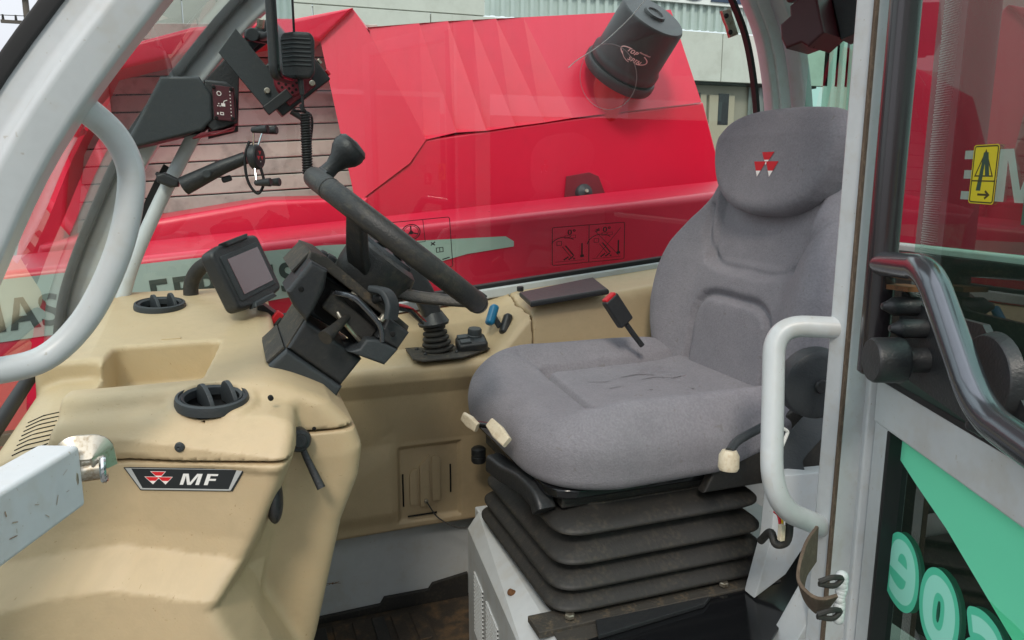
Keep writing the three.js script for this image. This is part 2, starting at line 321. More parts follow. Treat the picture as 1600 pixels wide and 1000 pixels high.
M.clad = std({ map: dirty(0xb6c2bd, 0x9aa8a4, 0.4, 3, 113), roughness: 0.5 });
M.dark = std({ color: 0x2c2c2a, roughness: 0.8 });
M.plank = [0xb6b8b0, 0xbebfb6, 0xaeb0a9, 0xc4c4ba].map((c, i) => std({ map: dirty(c, 0x6c6a64, 0.5, 0.9, 121 + i, 0.3), roughness: 0.8 }));
M.yard = std({ map: dirty(0x74736f, 0x5c5b57, 0.6, 2.5, 131, 0.5), roughness: 0.95 });
console.log('materials');
// ================================================================ THE PLACE OUTSIDE
{
  const g = new THREE.PlaneGeometry(240, 240); g.rotateX(-Math.PI / 2); g.translate(0, -1.05, 0);
  struct('yard_ground', g, M.yard, 'grey concrete yard under the machine');
}
{ // warehouse across the yard: concrete band, ribbed cladding above, shaded doors below
  const b = thing('warehouse', 'pale warehouse across the yard with ribbed cladding above concrete panels', 'building', [6, -1.05, -22]);
  let x = -4.0; let i = 0;
  while (x < 19.2) { const w = 3.2; mesh('wall_panel', rbox([x + w / 2, 4.62, -22.1], [w - 0.03, 1.48, 0.2], 0.01), M.concrete, b); x += w; i++; }
  const ribs = (x0, x1, y0, y1, z, pitch, depth) => {
    const pos = []; const n = Math.round((x1 - x0) / pitch);
    for (let k = 0; k < n; k++) {
      const a = x0 + k * pitch, P = [[a, 0], [a + pitch * 0.45, 0], [a + pitch * 0.55, depth], [a + pitch * 0.9, depth], [a + pitch, 0]];
      for (let q = 0; q < 4; q++) { const [xa, za] = P[q], [xb, zb] = P[q + 1]; pos.push(xa, y0, z + za, xb, y0, z + zb, xb, y1, z + zb, xa, y0, z + za, xb, y1, z + zb, xa, y1, z + za); }
    }
    const g = new THREE.BufferGeometry(); g.setAttribute('position', new THREE.Float32BufferAttribute(pos, 3)); g.computeVertexNormals(); return g;
  };
  mesh('cladding', ribs(7.2, 19.25, 5.4, 9.5, -22.05, 0.3, 0.09), M.clad, b);
  mesh('upper_wall', rbox([1.6, 7.4, -22.15], [11.2, 4, 0.2], 0.01), M.concrete, b);
  mesh('side_cladding', ribs(19.3, 40, -1.05, 9.5, -22.0, 0.42, 0.14), M.clad, b);
  mesh('downpipe', cyl([20.4, -1, -21.75], [20.4, 9, -21.75], 0.07), M.cream, b);
  mesh('recess_wall', rbox([7.6, 1.4, -22.6], [23.2, 5, 0.2], 0.01), std({ color: 0x8f8b7d, roughness: 0.9 }), b);
  mesh('soffit', rbox([7.6, 3.86, -22.35], [23.1, 0.1, 0.45], 0.01), M.dark, b);
  for (const dx of [14.1, 15.2]) {
    const d = mesh('door', rbox([dx + 0.35, 1.35, -22.42], [0.98, 4.3, 0.1], 0.01), std({ color: 0xa39c88, roughness: 0.8 }), b);
    mesh('pane', rbox([dx + 0.4, 3.05, -22.37], [0.4, 1.0, 0.03], 0.005), M.gloss, d);
  }
  mesh('shutter', ribs(16.6, 19.0, 0.4, 3.8, -22.4, 0.25, 0.06), std({ color: 0x6f7a76, roughness: 0.6 }), b);
  // shop sign over the doors: dark italic letters cut off by the top of the picture
  const font = await new FontLoader().loadAsync('fonts/droid/droid_sans_bold.typeface.json');
  const sg = mesh('sign_board', rbox([12.6, 6.9, -21.9], [9.4, 1.5, 0.08], 0.01), M.white, b);
  for (const [t, sx] of [['3S', 9.3], ['ESER', 12.6]]) {
    const g = new TextGeometry(t, { font, size: 1.05, depth: 0.03, curveSegments: 4 }); g.scale(1.15, 1, 1);
    g.applyMatrix4(new THREE.Matrix4().makeShear(0, 0, 0.22, 0, 0, 0)); g.translate(sx, 6.25, -21.85);
    mesh('lettering', g, std({ color: 0x2b3c55, roughness: 0.5 }), sg);
  }
  M.font = font;
}
{ // long shed on the near side of the yard: it stands behind the viewer and is mirrored in the cab glass
  const b = thing('opposite_shed', 'long pale ribbed shed behind the viewer, seen only mirrored in the cab glass', 'building', [1, -1.05, 9]);
  const pos = []; for (let k = 0; k < 90; k++) { const a = -13 + k * 0.32, P = [[a, 0], [a + 0.14, 0], [a + 0.18, -0.06], [a + 0.28, -0.06], [a + 0.32, 0]]; for (let q = 0; q < 4; q++) { const [xa, za] = P[q], [xb, zb] = P[q + 1]; pos.push(xa, 2.3, 9 + za, xb, 5.2, 9 + zb, xb, 2.3, 9 + zb, xa, 2.3, 9 + za, xa, 5.2, 9 + za, xb, 5.2, 9 + zb); } }
  const g = new THREE.BufferGeometry(); g.setAttribute('position', new THREE.Float32BufferAttribute(pos, 3)); g.computeVertexNormals();
  mesh('cladding', g, M.clad, b);
  for (let i = 0; i < 6; i++) mesh('pillar', rbox([-12.4 + i * 5.4, 0.63, 9], [0.7, 3.34, 0.3], 0.02), M.concrete, b);
  for (let i = 0; i < 5; i++) { const x = -9.7 + i * 5.4; if (i === 2) { mesh('roller_door', rbox([x, 0.6, 9.3], [4.6, 3.3, 0.08], 0.01), M.white, b); continue; } mesh('back_wall', rbox([x, 0.6, 13], [5.4, 3.3, 0.1], 0.01), M.dark, b); }
  mesh('roof', rbox([1.1, 5.3, 12], [28.4, 0.2, 7], 0.02), M.clad, b);
  const t = thing('yellow_machine', 'yellow machine parked in the shed mouth, seen only mirrored in the cab glass', 'machine', [-4.6, -1.05, 8]);
  mesh('chassis', rbox([-4.6, 0.1, 8], [2.6, 1.1, 1.2], 0.12), M.orange, t); mesh('cab_box', rbox([-4.0, 1.25, 8], [1.2, 1.3, 1.1], 0.1), M.gloss, t);
  for (const x of [-5.5, -3.7]) mesh('wheel', cyl([x, -0.5, 7.3], [x, -0.5, 7.7], 0.55, 0.55, 28, 0.05), M.rubber, t);
}
{ // utility pole and lamp far off
  const p = thing('utility_pole', 'distant wooden utility pole with crossarms against the sky', 'utility pole', [-8.1, -1.05, -42]);
  mesh('pole', cyl([-8.1, -1.05, -42], [-8.05, 9.2, -42], 0.17, 0.13, 12), std({ color: 0x5c574f, roughness: 0.9 }), p);
  for (const [y, w] of [[8.7, 2.8], [7.6, 2.0], [6.2, 1.6]]) {
    const a = mesh('crossarm', rbox([-8.06, y, -41.8], [w, 0.14, 0.12], 0.01), std({ color: 0x55514a, roughness: 0.9 }), p);
    for (const k of [-0.45, -0.2, 0.2, 0.45]) mesh('insulator', cyl([-8.06 + w * k, y + 0.06, -41.8], [-8.06 + w * k, y + 0.3, -41.8], 0.06, 0.04, 8), M.dark, a);
  }
  for (const [y, dz] of [[8.98, 0], [8.95, 0.25], [7.85, 0.1]]) single('power_line', tube(smooth([[-40, y + 1.2, -50], [-24, y - 0.3, -46], [-9, y, -41.8 + dz], [4, y - 0.4, -39], [20, y + 0.8, -36]], 24), 0.018, { n: 5 }), M.dark, y > 8.96 ? 'topmost thin power line running to the utility pole' : y > 8 ? 'second power line just below the topmost one' : 'lowest power line on the middle crossarm', 'power line');
  const s = thing('street_lamp', 'small curved street lamp behind the low roof at far left', 'street lamp', [-9.2, -1.05, -36]);
  mesh('post', tube(smooth([[-9.2, -1.05, -36], [-9.2, 4.2, -36], [-9.35, 4.75, -36], [-10.2, 4.95, -36]], 20), 0.05, { n: 8 }), M.greyFar, s);
  mesh('lamp_head', rbox([-10.4, 4.95, -36], [0.5, 0.09, 0.2], 0.03), M.greyFar, s);
  const sh = thing('low_shed', 'low pale shed roof at the far left edge', 'building', [-13, -1.05, -34]);
  mesh('wall', rbox([-13, 0.9, -34], [7.2, 3.9, 5], 0.02), M.concrete, sh);
  mesh('roof', prism([[-16.8, 2.8, -31.2], [-9.2, 2.8, -31.2], [-9.2, 3.05, -31.2], [-13, 4.1, -31.2], [-16.8, 3.05, -31.2]], [0, 0, -5.6], 0.02), M.clad, sh);
}
console.log('outside');

// ================================================================ BOOM AND ENGINE COVER
const slope = 0.0846, boomY = (x) => 0.893 + (x - 0.392) * slope;
{
  const b = thing('loader_boom', 'long red lifting boom beside the cab with a pale lettered stripe', 'boom', [0.5, 0.3, -2.33]);
  const sec = rounded2D([[0, 0], [0, -0.46], [-0.5, -0.46], [-0.5, 0]], 0.028, 6);
  const dir = norm([1, slope, 0]), up = [-dir[1], dir[0], 0];
  // section axes: u along world z (towards the cab), v up; the beam runs along dir
  mesh('beam', sweep(sec.map(([u, v]) => [v, u]), [[-2.6, boomY(-2.6), -2.1], [2.6, boomY(2.6), -2.1]], up), M.red, b);
  mesh('wear_strip', rbox([0.3, boomY(0.3) - 0.4, -2.085], [5.4, 0.03, 0.03], 0.004, dir, up), M.seal, b);
  const P = [[-1.031,0.679,-2.097], [-1.017,0.776,-2.097], [-0.519,0.798,-2.097], [-0.098,0.832,-2.097], [0.219,0.854,-2.097], [0.744,0.864,-2.097], [0.769,0.849,-2.097], [0.769,0.834,-2.097], [0.627,0.817,-2.097], [0.317,0.744,-2.097], [-0.109,0.688,-2.097], [-0.536,0.648,-2.097]];
  const st = mesh('stripe', prism(P.map((p) => [p[0], p[1], -2.0985]), [0, 0, 0.0015], 0), std({ color: 0xa9bab2, roughness: 0.45 }), b);
  const g = new TextGeometry('MASSEY FERGUSON', { font: M.font, size: 0.077, depth: 0.0012, curveSegments: 5 });
  g.computeBoundingBox(); const wd = g.boundingBox.max.x, A = [-0.601,0.666,-2.096], B = [0.310,0.753,-2.096];
  g.scale((B[0] - A[0]) / wd, 1, 1);
  g.applyMatrix4(new THREE.Matrix4().makeRotationZ(Math.atan2(B[1] - A[1], B[0] - A[0]))); g.translate(A[0], A[1], -2.0966);
  mesh('lettering', g, std({ color: 0x3b4743, roughness: 0.5 }), st);
  mesh('slot_mark', rbox(lerp3([0.763,0.922,-2.300], [0.805,0.923,-2.300], 0.5), [0.05, 0.004, 0.008], 0.001), M.pit, b);
}
{
  const h = thing('engine_cover', 'big red engine cover with slanting louvres beyond the boom', 'engine cover', [1.2, 0.3, -3.2]);
  const zc = -2.72, zt = -2.98;
  // lower side
  const tri = (list) => { const g = new THREE.BufferGeometry(); g.setAttribute('position', new THREE.Float32BufferAttribute(list.flat(2), 3)); g.computeVertexNormals(); return g; };
  const crease = [[0.661,1.151,-2.720], [1.895,1.320,-2.720]];
  const lowL = [0.405,0.978,-2.720], lowR = [1.936,0.964,-2.720];
  mesh('side_panel', prism([[lowL[0], 0.4, zc], [lowR[0] + 0.02, 0.4, zc], [lowR[0], lowR[1], zc], [1.805,1.318,-2.720], [1.236,1.245,-2.720], [0.663,1.160,-2.720], [0.606,1.076,-2.720], [0.413,0.938,-2.720]], [0, 0, -0.12], 0.012, 3), M.red, h);
  // body behind, closing the volume
  mesh('body', prism([[0.5, 0.4, -2.97], [2.0, 0.4, -2.97], [1.98, 1.0, -2.97], [1.924,1.368,-2.970], [1.782,1.701,-2.970], [0.521,1.557,-2.970]], [0, 0, -0.7], 0.02), M.red, h);
  // five louvre panels, each standing proud along its rear edge
  const T = [[0.495,1.548,-2.870], [0.687,1.574,-2.870], [0.795,1.588,-2.870], [0.888,1.598,-2.870], [0.981,1.608,-2.870], [1.091,1.620,-2.870], [1.728,1.689,-2.870]];
  const Bm = [[0.666,1.158,-2.715], [0.777,1.184,-2.715], [0.890,1.192,-2.715], [1.003,1.210,-2.715], [1.119,1.226,-2.715], [1.233,1.245,-2.715], [1.790,1.317,-2.715]];
  for (let i = 0; i < 6; i++) {
    const a = T[i], b = T[i + 1], c = Bm[i + 1], d = Bm[i], flat = i === 5, aD = flat ? a : add(a, [0.002, 0, -0.008]), dD = flat ? d : add(d, [0.006, 0.014, -0.058]);
    const deep = (p) => [p[0], p[1], p[2] - 0.12];
    mesh('louvre', tri([dD, c, b, dD, b, aD, d, c, dD, a, d, dD, a, dD, aD, a, b, deep(b), a, deep(b), deep(a), aD, b, a]), M.red, h);
  }
  // raised front corner, between louvres and grille
  const F = [[0.440,1.600,-2.816], [0.483,1.535,-2.800], [0.666,1.158,-2.715], [0.604,1.076,-2.711], [0.412,0.938,-2.715], [0.327,1.489,-2.814]];
  mesh('front_corner', tri([F[5], F[1], F[0], F[5], F[2], F[1], F[5], F[3], F[2], F[5], F[4], F[3], F[0], F[1], add(F[1], [0, 0, -0.5]), F[0], add(F[1], [0, 0, -0.5]), add(F[0], [0, 0, -0.5])].map((p) => p)), M.red, h);
  mesh('corner_cap', tri([F[0], F[1], add(T[0], [0.02, -0.01, -0.02]), F[0], add(T[0], [0.02, -0.01, -0.02]), add(F[0], [0.0, -0.02, -0.3]), F[1], F[2], T[0]]), M.red, h);
  mesh('top_rail', prism([[0.442,1.598,-2.790], [0.324,1.481,-2.790], [0.199,1.483,-2.790], [-0.101,1.419,-2.790], [-0.328,1.354,-2.790], [-0.413,1.393,-2.790], [-0.076,1.503,-2.790], [0.233,1.547,-2.790]], [0, 0, -0.6], 0.015, 3), M.red, h);
  mesh('front_post', prism([[-0.328,1.354,-2.790], [-0.459,1.103,-2.790], [-0.521,0.742,-2.790], [-0.653,0.748,-2.790], [-0.542,1.150,-2.790], [-0.413,1.393,-2.790]], [0, 0, -0.6], 0.015, 3), M.red, h);
  // grille of weathered horizontal slats
  for (let i = 0; i < 15; i++) {
    const a = [-0.023,1.505,-3.050][1] - i * 0.0595, x0 = -0.46, x1 = 0.52;
    const d = norm([1, 0.055, 0]);
    mesh('slat', rbox([(x0 + x1) / 2, a + 0.03, -3.05 + (rnd() - 0.5) * 0.004], [x1 - x0 + 0.1, 0.055, 0.02], 0.004, d, [-d[1], d[0], 0]), M.plank[i % 4], h);
  }
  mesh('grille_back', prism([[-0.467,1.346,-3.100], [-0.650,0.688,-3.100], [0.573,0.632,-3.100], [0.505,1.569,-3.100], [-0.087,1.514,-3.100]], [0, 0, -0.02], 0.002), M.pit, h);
  mesh('lower_cowl', prism([[-0.75, 0.3, -2.66], [0.52, 0.3, -2.66], [0.445,0.959,-2.660], [0.121,0.955,-2.660], [-0.232,0.898,-2.660], [-0.549,0.828,-2.660]], [0, 0, -0.8], 0.02, 3), M.red, h);
  // latch pocket
  const k = [1.281,0.979,-2.715];
  const pk = mesh('latch_pocket', prism([add(k, [-0.085, -0.06, 0]), add(k, [0.11, -0.06, 0]), add(k, [0.06, 0.05, 0]), add(k, [0.02, 0.065, 0]), add(k, [-0.075, 0.05, 0])], [0, 0, 0.006], 0.002), M.redDull, h);
  mesh('latch', lathe([[0, 0], [0.034, 0], [0.03, 0.02], [0.014, 0.032], [0, 0.034]], add(k, [-0.005, -0.012, 0.006]), [0, 0.25, 1]), M.slate, pk);
  mesh('latch_screw', lathe([[0, 0], [0.008, 0], [0.006, 0.003], [0, 0.003]], add(k, [-0.005, -0.004, 0.04]), [0, 0.25, 1], 12), M.steel, pk);
}
{ // swirl pre-cleaner on the engine air intake
  const ax = norm([0.214,0.737,0.641]), o = [1.416,1.417,-2.704];
  const c = thing('air_precleaner', 'black drum air pre-cleaner with round boss, on a red intake pipe', 'air filter', [o[0], 0.9, o[2]]);
  const at = (t) => add(o, ax, t);
  const S = 1.16, sc = (l) => l.map(([r, t]) => [r * S, t * S]);
  mesh('intake_pipe', tube(smooth([at(0.02), at(-0.06), add(at(-0.1), [0, -0.04, 0]), add(at(-0.12), [0, -0.14, -0.02])], 14), 0.066, { n: 24 }), M.redPlastic, c);
  mesh('drum', lathe(sc([[0, 0.02], [0.112, 0.02], [0.118, 0.03], [0.118, 0.05], [0.110, 0.06], [0.107, 0.2], [0.102, 0.208], [0, 0.21]]), o, ax, 48), M.black, c);
  mesh('rim_ring', lathe(sc([[0.104, -0.012], [0.122, -0.012], [0.125, -0.004], [0.125, 0.012], [0.121, 0.02], [0.104, 0.02]]), o, ax, 48), M.black, c);
  mesh('boss', lathe(sc([[0, 0.21], [0.036, 0.21], [0.034, 0.218], [0.026, 0.218], [0.024, 0.213], [0, 0.213]]), o, ax, 32), M.black, c);
  const sd = (x, y, z) => { const d = sub([x, y, z], o), t = d[0] * ax[0] + d[1] * ax[1] + d[2] * ax[2]; return Math.hypot(...add(d, ax, -t)) - (0.1285 - (t - 0.07) * 0.02); };
  const view = norm(sub([0, 1.05, 0], o)); let out = add(view, ax, -(view[0] * ax[0] + view[1] * ax[1] + view[2] * ax[2])); out = norm(out); const ex = norm(cross(ax, out));
  const t = canvasTex(256, 128, (x, w, h) => {
    x.fillStyle = '#c9a9a6'; x.strokeStyle = '#c9a9a6'; x.font = 'italic bold 44px sans-serif'; x.textAlign = 'center';
    x.fillText('TOP', 108, 52); x.fillText('SPIN', 152, 104);
    x.lineWidth = 7; x.beginPath(); x.ellipse(128, 62, 106, 40, 0.05, 2.3, 4.4); x.stroke(); x.beginPath(); x.ellipse(128, 62, 112, 44, 0.05, 5.4, 7.4); x.stroke();
    x.lineWidth = 4; x.beginPath(); x.ellipse(128, 66, 84, 50, 0.05, 1.6, 3.0); x.stroke();
    x.font = 'italic bold 17px sans-serif'; x.fillText('donaldson', 196, 20);
  });
  mesh('lettering', sheet(add(add(at(0.125), out, 0.13), ex, 0.012), ex, ax, 0.125, 0.062, 10, 4, sd), decal(t), c, true);
}
single('thin_wire', tube(fillet([[1.059,1.496,-1.875], [1.013,1.441,-1.880], [0.938,1.372,-1.894], [0.872,1.331,-1.909], [0.852,1.313,-1.912]], 0.05), 0.0011, { n: 6 }), M.white, 'thin white wire stretched diagonally across the drum pre-cleaner', 'wire');
console.log('boom');
// ================================================================ CAB: floor, walls, posts, windows
{
  struct('cab_floor', rbox([0.45, -0.02, -1.28], [1.75, 0.04, 1.02], 0.003), M.floor, 'worn dirty cab floor');
  const mat = thing('floor_mat', 'dirty ribbed black rubber floor mat beside the seat base', 'floor mat', [0.2, 0, -1.4]);
  mesh('sheet', rbox([0.16, 0.004, -1.3], [0.44, 0.008, 0.74], 0.003), M.floor, mat);
  for (let i = 0; i < 9; i++) for (let k = 0; k < 4; k++) mesh('tread', rbox([-0.005 + i * 0.045 + (k % 2) * 0.012, 0.010, -1.6 + k * 0.16], [0.03, 0.006, 0.12], 0.0025), i % 3 ? M.floor : M.rubber, mat);
  const w = struct('cab_side_wall', rbox([0.5, 0.12, -1.725], [1.8, 0.4, 0.03], 0.003), M.greyFar, 'grey painted lower side wall of the cab');
  const rs = canvasTex(160, 64, (x) => { x.lineCap = 'round'; for (let i = 0; i < 22; i++) { x.strokeStyle = ['#7c5a3a', '#94704c', '#5e452f'][i % 3]; x.lineWidth = 1.5 + rnd() * 4; const a = 40 + rnd() * 80, b = 26 + rnd() * 14; x.beginPath(); x.moveTo(a, b); x.lineTo(a + (rnd() - 0.5) * 60, b + (rnd() - 0.5) * 14); x.stroke(); } });
  const stain = new THREE.Mesh(sheet([0.16, 0.118, 0.0158], [1, 0, 0], [0, 1, 0], 0.05, 0.02), decal(rs, { alphaTest: 0.45 })); stain.name = 'rust_mark'; w.add(stain); stain.position.set([0.171,0.092,-1.708][0] - w.position.x - 0.16, [0.171,0.092,-1.708][1] - w.position.y - 0.118, -0.0 + (-1.7095 - w.position.z) - 0.0158);
  single('wall_trim_strip', prism([[-0.1, 0, -1.708], [0.5, 0, -1.708], [0.5, 0.062, -1.708], [0.41, 0.05, -1.708], [0.40, 0.036, -1.708], [0.29, 0.036, -1.708], [0.28, 0.02, -1.708], [-0.1, 0.008, -1.708]], [0, 0, 0.012], 0.002), M.rubber, 'black rubber strip along the foot of the grey wall', 'trim');
  struct('cab_rear_wall', merge([rbox([1.46, 0.42, -1.3], [0.03, 0.9, 1.0], 0.004)]), M.rubber, 'dark rear wall of the cab behind the seat');
}
const curve = [[0.6, 1.70], [0.42, 1.645], [0.28, 1.57], [0.165, 1.495], [0.048, 1.399], [-0.066, 1.267], [-0.188, 1.104], [-0.259, 0.968], [-0.311, 0.851], [-0.336, 0.772], [-0.36, 0.62], [-0.372, 0.4], [-0.372, -0.05]];
const arc = (z, inset = 0) => { const c = smooth(curve.map(([x, y]) => [x - 0.022 * step(-1.7, -0.87, z), y, z]), 60); return inset ? c.map((p, i) => { const a = c[Math.max(0, i - 1)], b = c[Math.min(60, i + 1)], t = norm(sub(b, a)); return add(p, [-t[1], t[0], 0], inset); }) : c; };
const rearCurve = [[1.14, 1.70], [1.22, 1.61], [1.297, 1.487], [1.345, 1.40], [1.377, 1.298], [1.398, 1.182], [1.402, 1.05], [1.40, 0.9], [1.39, 0.6]];
{
  const c = thing('cab_frame', 'grey painted cab frame of curved posts around the seat', 'cab frame', [0.5, 0, -1.3]);
  // posts: section u across the curve, v along z
    const NP = rounded2D([[-0.028, -0.034], [0.024, -0.034], [0.032, -0.002], [0.022, 0.006], [0.02, 0.034], [-0.028, 0.034]], 0.007, 4);
  mesh('front_post', sweep(NP, arc(-0.855, 0.036), [0, 0, 1]), M.greyPost, c);
  const far = rounded2D([[-0.024, -0.02], [0.024, -0.02], [0.024, 0.022], [-0.024, 0.022]], 0.01, 4);
  mesh('front_post', sweep(far, arc(-1.79, 0.03), [0, 0, 1]), M.greyFar, c);
  for (const z of [-0.86, -1.768]) mesh('post_seal', sweep(rounded2D([[-0.012, -0.008], [0.03, -0.008], [0.03, 0.008], [-0.012, 0.008]], 0.003, 2), arc(z, 0.001), [0, 0, 1]), M.seal, c);
  // rear post at the far side: two ribs with a seam between
  const rc = smooth(rearCurve.map(([x, y]) => [x, y, -1.79]), 40);
  mesh('rear_post', sweep(rounded2D([[-0.02, -0.034], [0.02, -0.034], [0.02, 0.001], [-0.02, 0.001]], 0.006, 3), rc, [0, 0, 1]), M.grey, c);
  mesh('rear_post', sweep(rounded2D([[-0.02, -0.018], [0.02, -0.018], [0.02, 0.018], [-0.02, 0.018]], 0.005, 3), rc.map((p) => add(p, [0.038, 0, 0.006])), [0, 0, 1]), M.greyOld, c);
  mesh('rear_post', sweep(rounded2D([[-0.03, -0.016], [0.03, -0.016], [0.03, 0.016], [-0.03, 0.016]], 0.008, 3), rc.map((p) => add(p, [0.085, 0, 0.03])), [0, 0, 1]), M.greyFar, c);
  mesh('post_seal', sweep(rounded2D([[-0.01, -0.005], [0.01, -0.005], [0.01, 0.005], [-0.01, 0.005]], 0.002, 2), rc.map((p) => add(p, [-0.04, 0, 0.0])), [0, 0, 1]), M.seal, c);
  const hb = mesh('hinge_plate', prism([[1.201,1.447,-1.760], [1.226,1.455,-1.760], [1.255,1.393,-1.760], [1.230,1.384,-1.760], [1.219,1.411,-1.760], [1.210,1.426,-1.760]], [0, 0, 0.012], 0.002), M.steel, c);
  for (const p of [[1.213,1.435,-1.748], [1.227,1.396,-1.748]]) mesh('bolt', cyl(p, add(p, [0, 0, 0.006]), 0.006), M.seal, hb);
  // door post
  mesh('door_post', rbox([0.82, 0.72, -0.832], [0.06, 1.76, 0.04], 0.005), M.greyOld, c);
  mesh('post_gasket', rbox([0.789, 0.72, -0.8135], [0.007, 1.76, 0.005], 0.002), M.strap, c);
  // roof with its header rails
  mesh('roof', rbox([0.92, 1.70, -1.33], [1.16, 0.05, 1.06], 0.012), M.grey, c);
  // window sill rail on the far side
  mesh('sill_rail', sweep(rounded2D([[-0.012, -0.02], [0.012, -0.02], [0.012, 0.02], [-0.012, 0.02]], 0.004, 3), [add([0.024,0.707,-1.790], [-0.3, -0.026, 0.0]), [0.267,0.723,-1.785], [0.566,0.752,-1.785], [1.088,0.802,-1.785], add([1.088,0.802,-1.785], [0.5, 0.06, 0])], [0, 1, 0]), M.greyFar, c);
  mesh('post_seal', sweep(rounded2D([[-0.007, -0.012], [0.007, -0.012], [0.007, 0.012], [-0.007, 0.012]], 0.003, 3), [add([0.025,0.721,-1.790], [-0.3, -0.026, 0.0]), [0.268,0.737,-1.790], [0.567,0.767,-1.790], [1.090,0.819,-1.790], add([1.090,0.819,-1.790], [0.5, 0.06, 0])], [0, 1, 0]), M.seal, c);
  // slim support bar rising from the dash
  mesh('support_bar', tube(smooth([[-0.041,1.148,-1.720], [-0.066,1.107,-1.720], [-0.141,0.970,-1.710], [-0.194,0.857,-1.700], [-0.227,0.756,-1.690]], 24), 0.0135, { n: 18 }), M.greyFar, c);
  // grab handles
  mesh('grab_handle', tube(smooth([[-0.142,1.120,-0.865], [-0.127,1.109,-0.885], [-0.106,1.085,-0.900], [-0.095,1.053,-0.905], [-0.099,1.015,-0.905], [-0.118,0.955,-0.900], [-0.153,0.893,-0.895], [-0.189,0.861,-0.885], [-0.225,0.855,-0.870], [-0.255,0.858,-0.860]], 50), 0.0135, { n: 24 }), M.greyPost, c);
  mesh('grab_handle', tube(fillet([[0.80, 0.832, -0.84], [0.722,0.833,-0.885], [0.675,0.596,-0.810], [0.80, 0.530, -0.838]], 0.07, 12), 0.0155, { n: 24 }), M.grey, c);
  // low inner fender beside the seat and the black well lining
  mesh('fender_panel', prism([[0.789,0.342,-0.970], [0.814,0.448,-0.970], [0.818,0.556,-0.970], [0.944,0.549,-0.970], [0.956,0.436,-0.970], [0.887,0.469,-0.970], [0.898,0.436,-0.970], [0.850,0.374,-0.970]], [0, 0, -0.03], 0.003), M.greyFar, c);
  mesh('sill_plate', prism([[0.735,0.275,-0.900], [0.812,0.399,-0.900], [0.840,0.499,-0.900], [0.873,0.494,-0.900], [0.898,0.236,-0.900]], [0, 0, 0.05], 0.004), M.grey, c);
}
